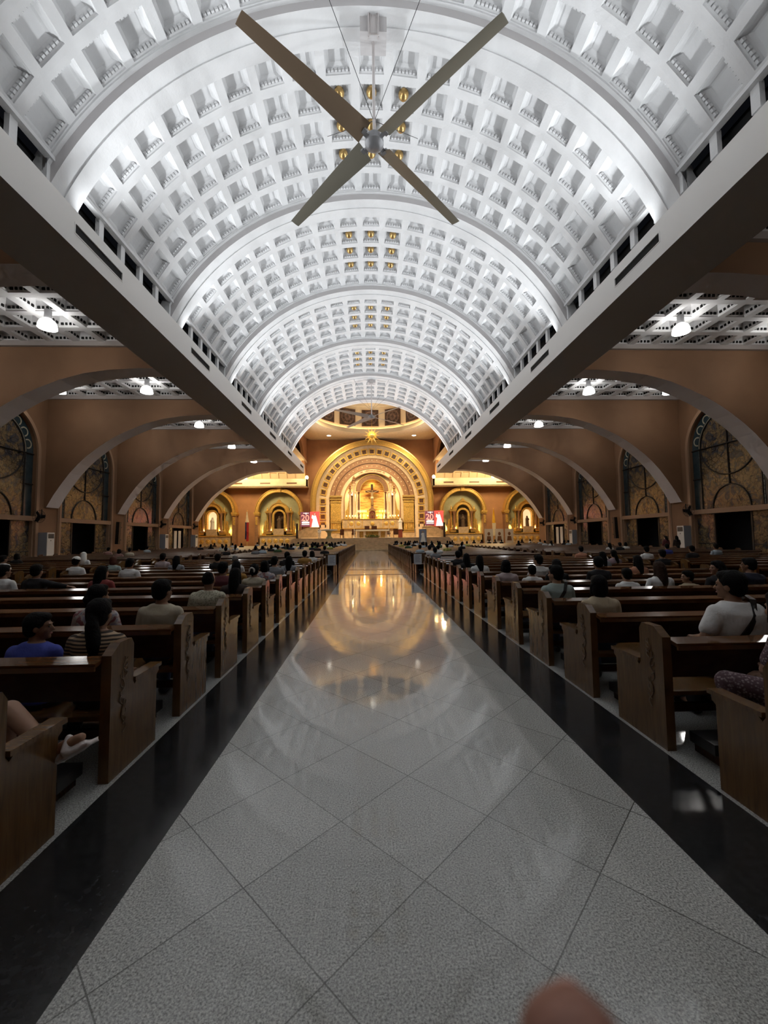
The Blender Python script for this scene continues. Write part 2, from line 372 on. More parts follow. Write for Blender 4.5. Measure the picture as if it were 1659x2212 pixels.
# ------------------------------------------------------------------ vault
ncol, rows = 19, 5
TH = math.acos((12.75-ZC)/RG)
PIT = 2*TH/ncol
CL = BAY-RIBT; PY = CL/rows
def coffer_cell(mb, P, cu, cv, hu, hv, ou, ov, depth, ornament=0):
    """one coffer: P(u, v, d) maps to space; centre (cu,cv), half cell (hu,hv), half opening (ou,ov)"""
    prof = [(hu, hv, 0), (ou, ov, 0), (ou, ov, .05), (ou*.94, ov*.94, .08), (ou*.94, ov*.94, .11), (ou*.88, ov*.88, .11+.35*(depth-.11)), (ou*.78, ov*.78, .11+.75*(depth-.11)), (ou*.62, ov*.62, depth)]
    rings = [mb.add([P(cu+sx*a, cv+sy*b, d) for sx, sy in ((-1, -1), (1, -1), (1, 1), (-1, 1))]) for a, b, d in prof]
    for k0, k1 in zip(rings, rings[1:]):
        for j in range(4): mb.face(k0+j, k0+(j+1) % 4, k1+(j+1) % 4, k1+j)
    mb.face(*[rings[-1]+j for j in range(4)])
    if ornament:   # egg-and-dart row along the two cross walls
        for sy in (-1, 1):
            for i in range(ornament):
                u0 = cu+ou*.86*(-1+2*(i+.15)/ornament); u1 = cu+ou*.86*(-1+2*(i+.85)/ornament)
                v0 = cv+sy*ov*.95; v1 = cv+sy*ov*.80; d0, d1 = .08, .17
                n = mb.add([P(u, v, d) for d in (d0, d1) for v in (v0, v1) for u in (u0, u1)])
                for q in ((0, 2, 3, 1), (4, 5, 7, 6), (0, 1, 5, 4), (2, 6, 7, 3), (0, 4, 6, 2), (1, 3, 7, 5)): mb.face(*[n+i2 for i2 in q])
def Pv(u, v, d):
    r = RG+d; return (r*math.sin(u), v, ZC+r*math.cos(u))
bay = MB()
hu = PIT/2; ou = .452/RG
for c in range(ncol):
    for r in range(rows):
        coffer_cell(bay, Pv, -TH+PIT*(c+.5), PY*(r+.5), hu, PY/2, ou, .46, .31, 6)
# low posts, rail and dark slots at the springing
for s in (-1, 1):
    xi = RG*math.sin(TH)
    bay.obox((s*(xi+.02), CL/2, 12.71), (.10, 0, 0), (0, CL/2, 0), (0, 0, .06))
    for i in range(rows+1):
        bay.obox((s*(xi+.12), PY*i, 12.35), (.07, 0, 0), (0, .12, 0), (0, 0, .34))
    bay.cur = 1
    bay.quad((s*(xi+.5), 0, 11.9), (s*(xi+.5), CL, 11.9), (s*(xi+.5), CL, 12.8), (s*(xi+.5), 0, 12.8))
    bay.cur = 0; bay.quad((s*(xi+.28), 0, 10.1), (s*(xi+.28), CL, 10.1), (s*(xi+.28), CL, 12.05), (s*(xi+.28), 0, 12.05)); bay.quad((s*(xi+.5), 0, 12.05), (s*(xi+.5), CL, 12.05), (s*(xi+.28), CL, 12.05), (s*(xi+.28), 0, 12.05))
    bay.cur = 0
bay_me = bay.mesh('coffered_bay', [M['vault'], M['dark']])
rib = MB()
nseg = 72; TR = math.acos((10.6-ZC)/RS)
def rib_ring(r0, r1, y0, y1):
    for i in range(nseg):
        t0 = -TR+2*TR*i/nseg; t1 = -TR+2*TR*(i+1)/nseg
        p = lambda r, t, y: (r*math.sin(t), y, ZC+r*math.cos(t))
        k = rib.add([p(r0, t0, y0), p(r0, t1, y0), p(r1, t1, y0), p(r1, t0, y0), p(r0, t0, y1), p(r0, t1, y1), p(r1, t1, y1), p(r1, t0, y1)])
        rib.cur = 1 if rib_face else 0
        rib.face(k, k+1, k+2, k+3); rib.cur = 0
        rib.face(k+4, k+7, k+6, k+5); rib.face(k, k+4, k+5, k+1); rib.face(k+3, k+2, k+6, k+7)
rib_face = True; rib_ring(RS+.04, RG+.5, 0, .5)
rib_face = False; rib_ring(RS, RG+.5, .5, RIBT); rib_ring(RG-.06, RG+.3, -.12, 0); rib_ring(RG-.06, RG+.3, RIBT, RIBT+.12)
rib_me = rib.mesh('vault_rib', [M['vault'], M['vaultline']])
for k in range(-3, 6):
    o = link('ceiling_rib', rib_me, loc=(0, RIB0+BAY*k, 0)); o['kind'] = 'structure'
for k in range(-3, 5):
    o = link('ceiling', bay_me, loc=(0, RIB0+RIBT+BAY*k, 0)); o['kind'] = 'structure'
# ------------------------------------------------------------------ nave beams
for s in (-1, 1):
    b = MB(); Y1 = 49.9
    vents = [(10.85+BAY*k, 12.95+BAY*k) for k in range(-2, 6)]
    z0, z1 = 9.94, 10.2
    b.quad((s*XB, YB, ZB), (s*XB, Y1, ZB), (s*XB, Y1, z0), (s*XB, YB, z0)); b.quad((s*XB, YB, z1), (s*XB, Y1, z1), (s*XB, Y1, ZBT), (s*XB, YB, ZBT))
    ya = YB
    for v0, v1 in vents+[(Y1, Y1)]:
        b.quad((s*XB, ya, z0), (s*XB, v0, z0), (s*XB, v0, z1), (s*XB, ya, z1)); ya = v1
    b.quad((s*XB, YB, ZBT), (s*XB, Y1, ZBT), (s*(XB+.14), Y1, ZBT), (s*(XB+.14), YB, ZBT))
    b.quad((s*(XB+.14), YB, ZBT), (s*(XB+.14), Y1, ZBT), (s*(XB+.14), Y1, 10.15), (s*(XB+.14), YB, 10.15))
    b.quad((s*(XB+.14), YB, 10.15), (s*(XB+.14), Y1, 10.15), (s*10.6, Y1, 10.15), (s*10.6, YB, 10.15))
    b.quad((s*XB, Y1, ZB), (s*XO, Y1, ZB), (s*XO, Y1, ZBT), (s*XB, Y1, ZBT))
    b.quad((s*XO, YB, ZB), (s*XO, Y1, ZB), (s*XO, Y1, 11.2), (s*XO, YB, 11.2))
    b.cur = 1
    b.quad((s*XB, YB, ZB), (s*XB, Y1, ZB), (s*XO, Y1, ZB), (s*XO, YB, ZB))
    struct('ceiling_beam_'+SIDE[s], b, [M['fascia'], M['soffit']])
    for i, (v0, v1) in enumerate(vents):
        nm = 'air_vent'
        t = thing(nm, ('air slot %s from the camera in the %s beam face' % (ORD[i-2], SIDE[s])) if i >= 2 else 'air slot in the beam face behind the camera', 'vent', (s*XB, v0, z0), group='air slots in the nave beams')
        g = MB(); g.box(s*.02, s*.13, 0, v1-v0, 0, z1-z0); part('recess', g, M['dark'], t)
        fr = MB(); w = v1-v0; h = z1-z0
        for bx in ((-.04, 0, -.04, 0), (0, 0, 0, 0)): pass
        fr.box(-s*.012, s*.02, -.03, w+.03, -.03, 0); fr.box(-s*.012, s*.02, -.03, w+.03, h, h+.03); fr.box(-s*.012, s*.02, -.03, 0, 0, h); fr.box(-s*.012, s*.02, w, w+.03, 0, h)
        part('frame', fr, M['fascia'], t)
        if i < 2: 
            for c in KIDS[t]: bpy.data.objects.remove(c)
            del KIDS[t]; bpy.data.objects.remove(t)

# ------------------------------------------------------------------ gold globe lights in the crown
gb = thing('globe_light', '', 'light', (0, 0, 0), group='gold globe lights in the vault crown')
g = MB(); g.sph((0, 0, -.02), (.2, .2, .2), 18, 10); part('globe', g, M['brass'], gb, True)
g = MB(); g.lathe([(.09, .1), (.09, .17), (.05, .19)], n=14); part('collar', g, M['brass'], gb, True)
first = True
for k in range(4):
    for r in (1, 2, 3):
        for c in (-1, 0, 1):
            t = c*PIT; rr = RG+.22
            loc = (rr*math.sin(t), RIB0+RIBT+BAY*k+PY*(r+.5), ZC+rr*math.cos(t))
            lab = 'gold globe light in the %s column, %s row, of the %s coffered bay' % ({-1: 'left', 0: 'middle', 1: 'right'}[c], ('near', 'middle', 'far')[r-1], ('first', 'second', 'third', 'fourth')[k])
            if first: gb.location = loc; gb['label'] = lab; first = False
            else: dup(gb, loc, lab)

# ------------------------------------------------------------------ ceiling fans
def fan(loc, top, rot, label, R, bm):
    t = thing('ceiling_fan', label, 'ceiling fan', loc)
    h = MB(); h.lathe([(.10, .32), (.10, .18), (.26, .16), (.30, .06), (.30, -.08), (.2, -.16), (.12, -.2)], n=18); hub = part('hub', h, M['grey'], t, True)
    for i in range(4):
        a = rot+i*PI/2; d = Vector((math.cos(a), math.sin(a), 0)); q = Vector((-math.sin(a), math.cos(a), 0)); z = Vector((0, 0, 1))
        b = MB(); n = 14; secs = []
        for j in range(n+1):
            u = j/n; rr = .42+(R-.42)*u; w = .30-.13*u; tw = .42-.30*u; sag = -.05*u*u*R*.5
            cx = d*rr+z*sag
            wv = q*math.cos(tw)+z*math.sin(tw); nv = z*math.cos(tw)-q*math.sin(tw)
            secs.append(b.add([cx-wv*w, cx-wv*w*.3+nv*.035, cx+wv*w, cx-wv*w*.3-nv*.01]))
        for k0, k1 in zip(secs, secs[1:]):
            for j in range(4): b.face(k0+j, k0+(j+1) % 4, k1+(j+1) % 4, k1+j)
        b.face(*[secs[0]+j for j in range(4)]); b.face(*[secs[-1]+j for j in reversed(range(4))])
        part('blade', b, bm[i % len(bm)], t, True)
        c = MB(); c.obox(d*.36, d*.16, q*.07, z*.025); c.obox(d*.46, d*.05, q*.12, z*.03); part('blade_clamp', c, M['grey'], hub)
    H = top-loc[2]
    r = MB(); r.tube([(0, 0, .3), (0, 0, H)], .05, 10); part('drop_rod', r, M['silver'], t, True)
    c = MB(); c.box(-.42, .42, -.3, .35, H+.0, H+.7); part('mounting_block', c, M['vaultline'], t)
    c = MB(); c.box(-.16, .16, -.34, -.28, H-.1, H+.55)
    for s in (-1, 1): c.box(s*.15-.02, s*.15+.02, -.40, -.3, H-.25, H+.5); c.tube([(s*.15, -.36, H-.28), (s*.09, -.36, H+.62)], .018, 6)
    part('turnbuckle_bracket', c, M['silver'], t)
    for a in (PI/4, 3*PI/4, 5*PI/4, 7*PI/4):
        e = Vector((1.75*math.cos(a)*1.4, 2.6*math.sin(a)*1.4, H-.55)); w = MB(); w.tube([(.05*math.cos(a), .05*math.sin(a), .75), e], .009, 5); part('guy_wire', w, M['metal'], t)
    return t
fan((.04, 12.1, 14.05), 17.45, math.radians(43.5), 'large four-bladed ceiling fan hanging from the nearest vault rib', 4.5, [M['blade'], M['blade'], M['bladeb'], M['blade']])
fan((.1, 41.5, 14.05), 17.6, math.radians(37), 'distant four-bladed ceiling fan hanging in front of the dome paintings', 4.5, [M['grey']])

# ------------------------------------------------------------------ side aisles: transverse arches, ceilings, lamps
PROF = [(10.9, 9.5), (12.2, 9.42), (13.3, 9.26), (14.4, 8.95), (15.3, 8.58), (16.1, 8.2), (16.8, 7.78), (17.4, 7.35), (18.0, 6.86), (18.5, 6.38), (19.0, 5.8), (19.5, 5.1), (19.95, 4.4), (20.35, 3.66)]
def arch_wall(s, y):
    b = MB(); T = 1.0
    P = [(10.17, 9.5)]+[p for p in PROF if p[0] >= 10.9]+[(XW+.1, 3.66)]
    for (x0, z0), (x1, z1) in zip(P, P[1:]):
        for yy in (y, y+T): b.quad((s*x0, yy, z0), (s*x1, yy, z1), (s*x1, yy, 11.4), (s*x0, yy, 11.4))
    b.cur = 1
    for (x0, z0), (x1, z1) in zip(P, P[1:]): b.quad((s*x0, y-.02, z0), (s*x1, y-.02, z1), (s*x1, y+T+.02, z1), (s*x0, y+T+.02, z0))
    b.cur = 0
    struct('wall_'+SIDE[s]+'_arch', b, [M['wall'], M['intrados']])
    c = MB(); c.box(s*XO, s*XW, y-.16, y, 10.5, 10.74); c.box(s*XO, s*XW, y+T, y+T+.16, 10.5, 10.74); struct('trim_2', c, M['cornice'])
sc_ceil = MB()   # x from 0 (beam side) to 8.6, y from 0 to CLs
CXN, CYN, CLs = 9, 5, BAY-1.0
pw, pl = (XW-XO)/CXN, CLs/CYN
Pf = lambda u, v, d: (u, v, 10.7+d)
for i in range(CXN):
    for j in range(CYN):
        cu, cv = pw*(i+.5), pl*(j+.5)
        coffer_cell(sc_ceil, Pf, cu, cv, pw/2, pl/2, pw/2-.15, pl/2-.15, .46)
        sc_ceil.cur = 1; hu_, hv_ = pw/2-.15, pl/2-.15
        for q in (-.6, -.2, .2, .6):
            for sg in (-1, 1):
                big = .055 if abs(q) > .3 else .04
                sc_ceil.obox((cu+q*hu_, cv+sg*(hv_*.93), 10.84), (big, 0, 0), (0, .035, 0), (0, 0, .05))
                sc_ceil.obox((cu+sg*(hu_*.93), cv+q*hv_, 10.84), (.035, 0, 0), (0, big, 0), (0, 0, .05))
        sc_ceil.cur = 0
sc_me = sc_ceil.mesh('aisle_ceiling', [M['vault'], M['dark']])
for s in (-1, 1):
    for k in range(-3, 6):
        arch_wall(s, RIB0+BAY*k)
        if k < 5:
            o = link('ceiling_aisle_'+SIDE[s], sc_me, loc=(s*XO, RIB0+1.0+BAY*k, 0)); o.scale = (s, 1, 1); o['kind'] = 'structure'
# pendant dome lamps
pend = thing('pendant_lamp', '', 'lamp', group='dome lamps under the aisle ceilings')
g = MB(); g.lathe([(.10, .26), (.16, .24), (.26, .15), (.31, .02), (.33, -.12), (.30, -.13), (.02, -.02)], n=22); part('glass_shade', g, M['lampglow'], pend, True)
g = MB(); g.lathe([(.11, .26), (.13, .30), (.13, .62), (.10, .64)], n=16); part('lamp_housing', g, M['grey'], pend, True)
g = MB(); g.tube([(0, 0, .6), (0, 0, .95)], .02, 8); g.lathe([(.1, .88), (.1, .96)], n=12); part('stem', g, M['metal'], pend)
first = True
for s in (-1, 1):
    for k in range(-2, 5):
        Y = RIB0+BAY*k+1.0+3.75-.2
        for xi, X in enumerate((12.95, 17.85)):
            nm = ('inner', 'outer')[xi]
            lab = '%s dome lamp of the %s aisle bay on the %s' % (nm, ORD[k] if k > 0 else ('nearest' if k == 0 else 'unseen'), SIDE[s])
            if k >= 0:
                loc = (s*X, Y, 10.12)
                if first: pend.location = loc; pend['label'] = lab; first = False
                else: dup(pend, loc, lab)
            lamp('aisle_lamp', 'POINT', (s*X, Y, 9.85), 15, (1, .95, .88), .25)

# side walls with arched windows and doorways
def wall_side(s):
    b = MB(); x0, x1 = s*XW, s*(XW+.6)
    R = 2.6; zs = 6.9
    for k in range(-3, 5):
        yc = 29.9+BAY*(k-2); ya, yb = yc-R, yc+R
        b.box(x0, x1, yb, yb+BAY-2*R, 0, 11.4)                      # pier
        n = 24
        for i in range(n):
            t0, t1 = PI*i/n, PI*(i+1)/n
            p0 = (yc+R*math.cos(t0), zs+R*math.sin(t0)); p1 = (yc+R*math.cos(t1), zs+R*math.sin(t1))
            for xx in (x0, x1): b.quad((xx, p0[0], p0[1]), (xx, p1[0], p1[1]), (xx, p1[0], 11.4), (xx, p0[0], 11.4))
            b.quad((x0, p0[0], p0[1]), (x0, p1[0], p1[1]), (x1, p1[0], p1[1]), (x1, p0[0], p0[1]))
    struct('wall_'+SIDE[s], b, M['wall'])
    t = MB()
    for k in range(-1, 5):
        yc = 29.9+BAY*(k-2)
        for (ra, rb, xx) in ((R-.02, R+.16, .09), (R+.16, R+.24, .05)):
            n = 28; pts = [(yc+math.cos(PI*i/n), zs+math.sin(PI*i/n)) for i in range(n+1)]
            inn = [(yc+ra, 0)]+[(yc+ra*math.cos(PI*i/n), zs+ra*math.sin(PI*i/n)) for i in range(n+1)]+[(yc-ra, 0)]
            out = [(yc+rb, 0)]+[(yc+rb*math.cos(PI*i/n), zs+rb*math.sin(PI*i/n)) for i in range(n+1)]+[(yc-rb, 0)]
            for a, c, d, e in zip(inn, inn[1:], out, out[1:]):
                xa, xb = s*(XW-xx), s*(XW+.02)
                t.quad((xa, a[0], a[1]), (xa, c[0], c[1]), (xa, e[0], e[1]), (xa, d[0], d[1]))
                t.quad((xa, a[0], a[1]), (xa, c[0], c[1]), (xb, c[0], c[1]), (xb, a[0], a[1])); t.quad((xa, d[0], d[1]), (xa, e[0], e[1]), (xb, e[0], e[1]), (xb, d[0], d[1]))
    struct('trim_3', t, M['trim'])
wall_side(-1); wall_side(1)
# stained glass window (built once for y centred on 0, facing -x side; mirrored by scale)
def window_parts():
    R, zs, zb = 2.6, 6.9, 3.05
    X = .25
    g = MB(); n = 28
    pl_ = [(R*math.cos(PI*i/n), zs+R*math.sin(PI*i/n)) for i in range(n+1)]
    rin = 1.98
    pi_ = [(rin*math.cos(PI*i/n), zs+rin*math.sin(PI*i/n)) for i in range(n+1)]
    gl = MB(); gl.prism([(rin, zb)]+pi_+[(-rin, zb)], X, X+.03, 'yz')
    ed = MB()
    for a, c, d, e in zip([(rin+.06, zb)]+[(p[0]*1.03, (p[1]-zs)*1.03+zs) for p in pi_]+[(-rin-.06, zb)], [(p[0]*1.03, (p[1]-zs)*1.03+zs) for p in pi_]+[(-rin-.06, zb)], [(R, zb)]+pl_+[(-R, zb)], pl_+[(-R, zb)]):
        ed.quad((X, a[0], a[1]), (X, c[0], c[1]), (X, e[0], e[1]), (X, d[0], d[1]))
    bead = MB()
    for sy in (-1, 1):
        zz = zb
        while zz < zs-.05:
            bead.obox((X-.02, sy*(rin+.02), zz+.1), (.012, 0, 0), (0, .055, 0), (0, 0, .085)); zz += .2
    ring = MB()
    def halfring(cy, cz, ang, r0, r1):
        m = 10
        for i in range(m):
            q = []
            for r, j in ((r0, i), (r0, i+1), (r1, i+1), (r1, i)):
                t = ang-PI*.62+PI*1.24*j/m; q.append((X-.02, cy+r*math.cos(t), cz+r*math.sin(t)))
            ring.quad(*q)
    for i in range(9):
        a = PI*(i+.7)/9.4; halfring(2.2*math.cos(a), zs+2.2*math.sin(a), a, .22, .30)
    for i in range(n):
        a0, a1 = PI*i/n, PI*(i+1)/n
        ring.quad(*[(X-.02, r*math.cos(a), zs+r*math.sin(a)) for r, a in ((2.0, a0), (2.0, a1), (2.06, a1), (2.06, a0))])
    ld = MB()
    def bar(y0, z0, y1, z1, w=.045): ld.tube([(X-.03, y0, z0), (X-.03, y1, z1)], w, 6)
    bar(0, 4.45, 0, zs+rin); bar(-R, zs-.05, R, zs-.05); bar(-rin, zb, -rin, zs); bar(rin, zb, rin, zs)
    bar(-R, 5.0, -rin, 5.0); bar(rin, 5.0, R, 5.0)
    m = 36
    ld.tube([(X-.03, 1.93*math.cos(2*PI*i/m), 6.95+1.93*math.sin(2*PI*i/m)) for i in range(m+1)], .045, 6)
    ld.tube([(X-.03, 1.25*math.cos(PI*i/16), zb+1.38*math.sin(PI*i/16)) for i in range(17)], .04, 6)
    # lower transom band and side panels beside the dark doorway
    tr = MB(); tr.box(-.06, .3, -R, R, 2.78, 3.06); tr.box(.05, .3, -R, -R+.1, 0, 2.8); tr.box(.05, .3, R-.1, R, 0, 2.8)
    low = MB(); low.box(X, X+.03, -R+.1, -1.25, 0, 2.78); low.box(X, X+.03, 1.25, R-.1, 0, 2.78)
    lf = MB()
    for sy in (-1, 1): lf.box(X-.03, X+.05, sy*1.2-.05, sy*1.2+.05, 0, 2.78); lf.tube([(X-.02, sy*1.3, .95), (X-.02, sy*2.5, .95)], .03, 6)
    bk = MB(); bk.box(1.6, 1.65, -3.4, 3.4, -.1, 3.4)
    return [('picture_glass', gl, M['glass']), ('border_glass', ed, M['glassedge']), ('bead_strip', bead, M['glassbead']), ('scallop_ring', ring, M['glassring']), ('lead_bars', ld, M['lead']),
            ('transom', tr, M['trim']), ('side_panel', low, M['glass']), ('panel_frame', lf, M['lead']), ('outside_dark', bk, M['night'])]
wm = [(n_, mb.mesh(n_, m_, n_ == 'lead_bars')) for n_, mb, m_ in window_parts()]
i = 0
for s in (-1, 1):
    for k in range(-1, 5):
        i += 1
        w = bpy.data.objects.new('window_%d' % i, None); COL.objects.link(w); w['kind'] = 'structure'
        w.location = (s*XW, 29.9+BAY*(k-2), 0); w.scale = (s, 1, 1)
        for n_, me in wm: link(n_, me, w)
        if k == 4:    # the doorway nearest the altar shows two pale open door leaves
            d = MB(); d.box(.3, .34, -.75, -.15, 0, 2.5); d.box(.3, .34, .2, .8, 0, 2.5); part('door_leaf', d, M['white'], w)
# ------------------------------------------------------------------ back wall and outer shells
b = MB(); b.box(-28.2, 28.2, YB-.3, YB, -.2, 20); struct('wall_back', b, M['wall'])
for s in (-1, 1):
    b = MB(); b.box(s*28, s*28.3, 47.55, YE+.3, -.2, 13); struct('wall_transept_'+SIDE[s], b, M['wallwarm'])
    b = MB(); b.box(s*(XW+.6), s*28, 47.55, 47.85, 0, 13); struct('wall_transept_return_'+SIDE[s], b, M['wallwarm'])
    b = MB(); b.box(s*9.7, s*28.2, YV, YE+.3, 13, 13.3); struct('ceiling_transept_'+SIDE[s], b, M['cream'])
# ------------------------------------------------------------------ crossing: ceiling with round opening, drum, paintings, dome
CY, CR = 50.8, 7.4
zc_ = 16.65
b = MB(); n = 64
rectp = []
for i in range(n):
    for j in (0, 1):
        a = 2*PI*(i+j)/n; dx, dy = math.cos(a), math.sin(a)
        tx = 9.8/abs(dx) if abs(dx) > 1e-6 else 1e9
        ty = ((YE-CY) if dy > 0 else CR+.4)/abs(dy) if abs(dy) > 1e-6 else 1e9
        t = min(tx, ty); rectp.append((dx*t, CY+dy*t))
for i in range(n):
    if CY+CR*math.sin(2*PI*(i+.5)/n) < YV-.2: continue
    p, q = rectp[2*i], rectp[2*i+1]; a0, a1 = 2*PI*i/n, 2*PI*(i+1)/n
    b.quad((p[0], p[1], zc_), (q[0], q[1], zc_), (CR*math.cos(a1), CY+CR*math.sin(a1), zc_), (CR*math.cos(a0), CY+CR*math.sin(a0), zc_))
struct('ceiling_crossing', b, M['creamlit'])
b = MB()
dprof = [(CR, zc_), (CR-.1, zc_+.0), (CR-.06, zc_+.62), (CR+.02, zc_+.62), (CR+.02, zc_+.5), (CR+.25, zc_+.5), (CR+.25, 20.6), (CR+.05, 20.7), (CR+.05, 21.0), (CR*.92, 22.2), (CR*.75, 23.6), (CR*.5, 24.7), (CR*.2, 25.2), (.02, 25.25)]
rings = [b.add([(r*math.cos(2*PI*j/n), CY+r*math.sin(2*PI*j/n), z) for j in range(n)]) for r, z in dprof]
for q_, (k0, k1) in enumerate(zip(rings, rings[1:])):
    for j in range(n):
        if q_ > 6 or CY+CR*math.sin(2*PI*(j+.5)/n) > YV-.2: b.face(k0+j, k0+(j+1) % n, k1+(j+1) % n, k1+j)
b.box(-10, 10, YV+.0, YV+.15, 18.4, 21)
struct('ceiling_dome', b, M['cream'], True)
for i, a in enumerate((-51, -25.6, 0, 25.6, 51)):
    th = math.radians(a); r = CR+.17
    t = thing('framed_painting', 'square dark painting %s on the dome drum' % ('far left', 'left of centre', 'in the centre', 'right of centre', 'far right')[i] if i in (1, 2, 3) else 'square dark painting at the %s edge of the dome drum, cut by the vault' % ('left' if i == 0 else 'right'), 'painting', (r*math.sin(th), CY+r*math.cos(th), 18.95), -th, 'square paintings around the dome drum')
    g = MB(); g.box(-1.2, 1.2, -.06, .04, -1.2, 1.2); part('canvas', g, M['paint'], t)
    g = MB(); g.arch(0, 0, .78, 1.0, -.075, -.055, 0, 2*PI, 36); g.arch(0, 0, .2, .5, -.075, -.055, 0, 2*PI, 24)
    for q in range(8):
        c, s_ = math.cos(q*PI/4), math.sin(q*PI/4); g.obox((c*.64, -.065, s_*.64), (c*.12, 0, s_*.12), (-s_*.04, 0, c*.04), (0, .01, 0))
    part('medallion', g, M['paintring'], t)
    g = MB()
    for sx in (-1, 1): g.box(sx*1.15-.06, sx*1.15+.06, -.09, 0, -1.2, 1.2); g.box(-1.2, 1.2, -.09, 0, sx*1.15-.06, sx*1.15+.06)
    part('frame', g, M['dkbrown'], t)
for i, (x, y) in enumerate(((-6.1, 59.3), (6.5, 59.3), (.15, 59.9))):
    if i == 2: continue
    t = thing('recessed_downlight', 'round downlight in the cream ceiling %s of the sunburst' % ('left', 'right')[i], 'light', (x, y, zc_), group='downlights above the altar')
    g = MB(); g.lathe([(.30, -.035), (.30, .01)], n=20); part('lens', g, M['downlight'], t, True)
    g = MB(); g.arch(0, 0, .30, .40, -.0, .0, 0, 2*PI, 20) if False else g.lathe([(.42, -.03), (.42, .012)], n=20); part('trim_ring', g, M['creamlit'], t, True)
    lamp('altar_downlight', 'SPOT', (x, y, zc_-.15), 600, (1, .82, .55), .3, (x, y-.5, 0), 110)
t = thing('recessed_downlight', 'small round light at the top of the dome drum above the centre painting', 'light', (0.15, CY+CR-1.0, 21.15))
g = MB(); g.lathe([(.28, -.06), (.28, .06)], n=20); part('lens', g, M['downlight'], t, True)
g = MB(); g.tube([(0, 0, .05), (0, 0, .9)], .05, 8); part('stem', g, M['cream'], t)
# sunburst hanging in front of the big arch
t = thing('golden_sunburst', 'gilded sunburst with long rays above the main altar arch', 'ornament', (.2, 54.5, 15.4))
g = MB()
for i in range(24):
    a = 2*PI*i/24; L = (1.28, .8)[i % 2]; d = Vector((math.cos(a), 0, math.sin(a))); q = Vector((-math.sin(a), 0, math.cos(a)))
    n0 = g.add([d*.2-q*.085, d*.2+q*.085, d*L, d*.3+Vector((0, -.09, 0)), d*.3+Vector((0, .09, 0))])
    g.face(n0, n0+2, n0+3); g.face(n0+1, n0+3, n0+2); g.face(n0, n0+4, n0+2); g.face(n0+1, n0+2, n0+4)
part('rays', g, M['goldsm'], t)
g = MB(); g.sph((0, -.05, 0), (.27, .2, .27), 14, 9); part('cloud_centre', g, M['gold'], t, True)
g = MB(); g.sph((0, -.36, 0), (.10, .10, .16)); g.obox((-.17, -.34, .06), (.14, 0, .05), (0, .02, 0), (-.02, 0, .06)); g.obox((.17, -.34, .06), (.14, 0, -.05), (0, .02, 0), (.02, 0, .06)); part('dove', g, M['goldsm'], t, True)
g = MB(); g.tube([(0, .1, .3), (0, .1, 8.6)], .012, 6); part('hanger', g, M['goldsm'], t)

# ------------------------------------------------------------------ altar wall and crossing side walls
b = MB(); b.box(-28.2, 28.2, YE, YE+.4, 0, 17); struct('wall_altar', b, M['wallwarm'])
for s in (-1, 1):
    b = MB(); b.box(s*9.75, s*10.15, 60.3, YE, 10.36, 17)
    # upper side wall of the crossing: a big arch opening towards the transept
    n2 = 20; yc = 55.2; rr = 5.1
    for i in range(n2):
        t0, t1 = PI*i/n2, PI*(i+1)/n2
        p0 = (yc+rr*math.cos(t0), 10.6+rr*.95*math.sin(t0)); p1 = (yc+rr*math.cos(t1), 10.6+rr*.95*math.sin(t1))
        for xx in (s*9.75, s*10.15): b.quad((xx, p0[0], p0[1]), (xx, p1[0], p1[1]), (xx, p1[0], 17), (xx, p0[0], 17))
        b.quad((s*9.75, p0[0], p0[1]), (s*9.75, p1[0], p1[1]), (s*10.15, p1[0], p1[1]), (s*10.15, p0[0], p0[1]))
    b.box(s*9.75, s*10.15, YV+.1, 50.1, 9.5, 17)
    struct('wall_crossing_'+SIDE[s], b, M['wallwarm'])
    # cream transept beam with coffered clerestory above
    b = MB(); b.box(s*9.4, s*28, 60.2, 60.5, 9.2, 10.35); b.box(s*9.4, s*28, 60.2, YE, 9.15, 9.3); b.box(s*9.4, s*9.6, 60.2, YE, 9.2, 10.35)
    struct('wall_transept_beam_'+SIDE[s], b, M['creamlit'])
    b = MB(); b.quad((s*9.9, 61.95, 10.3), (s*28, 61.95, 10.3), (s*28, 60.6, 13), (s*9.9, 60.6, 13))
    for i in range(14):
        x = 10.3+i*1.25
        b.obox((s*(x), 61.5, 11.05), (.1, 0, 0), (0, .12, -.06), (0, -.35, .72)); 
    for zz, yy in ((10.5, 61.78), (11.5, 61.28), (12.5, 60.8)): b.obox((s*19, yy, zz), (9.1, 0, 0), (0, .12, -.06), (0, -.05, .1))
    struct('ceiling_transept_cove_'+SIDE[s], b, M['cream'])
    for i, x in enumerate((11.7, 15.6, 19.7, 23.6)):
        if i > 2: continue
        t = thing('air_vent', 'dark slot vent, %s from the altar in the %s cream transept beam' % (ORD[i] if i else 'first', SIDE[s]), 'vent', (s*x, 60.2, 9.72), group='slots in the transept beams')
        g = MB(); g.box(-.75, .75, -.012, .02, -.10, .10); part('slot', g, M['dkbrown'], t)
        g = MB(); g.box(-.8, .8, -.02, 0, .10, .13); g.box(-.8, .8, -.02, 0, -.13, -.10); part('lip', g, M['creamlit'], t)
    for i, x in enumerate((9.5, 18.5)):
        t = thing('floodlight', 'glowing yellow floodlight on the %s transept beam, %s' % (SIDE[s], ('beside the crossing', 'farther from the crossing')[i]), 'light', (s*x, 60.32, 10.44), group='floodlights on the transept beams')
        g = MB(); g.sph((0, 0, .12), (.24, .2, .3), 14, 9); part('glowing_lens', g, M['warmglow'], t, True)
        g = MB(); g.box(-.2, .2, .1, .32, -.08, .3); g.box(-.05, .05, .2, .5, -.1, 0); part('housing', g, M['metal'], t)
        lamp('cove_flood', 'POINT', (s*(x+.9), 59.2, 10.9), 110, (1, .78, .46), .3)

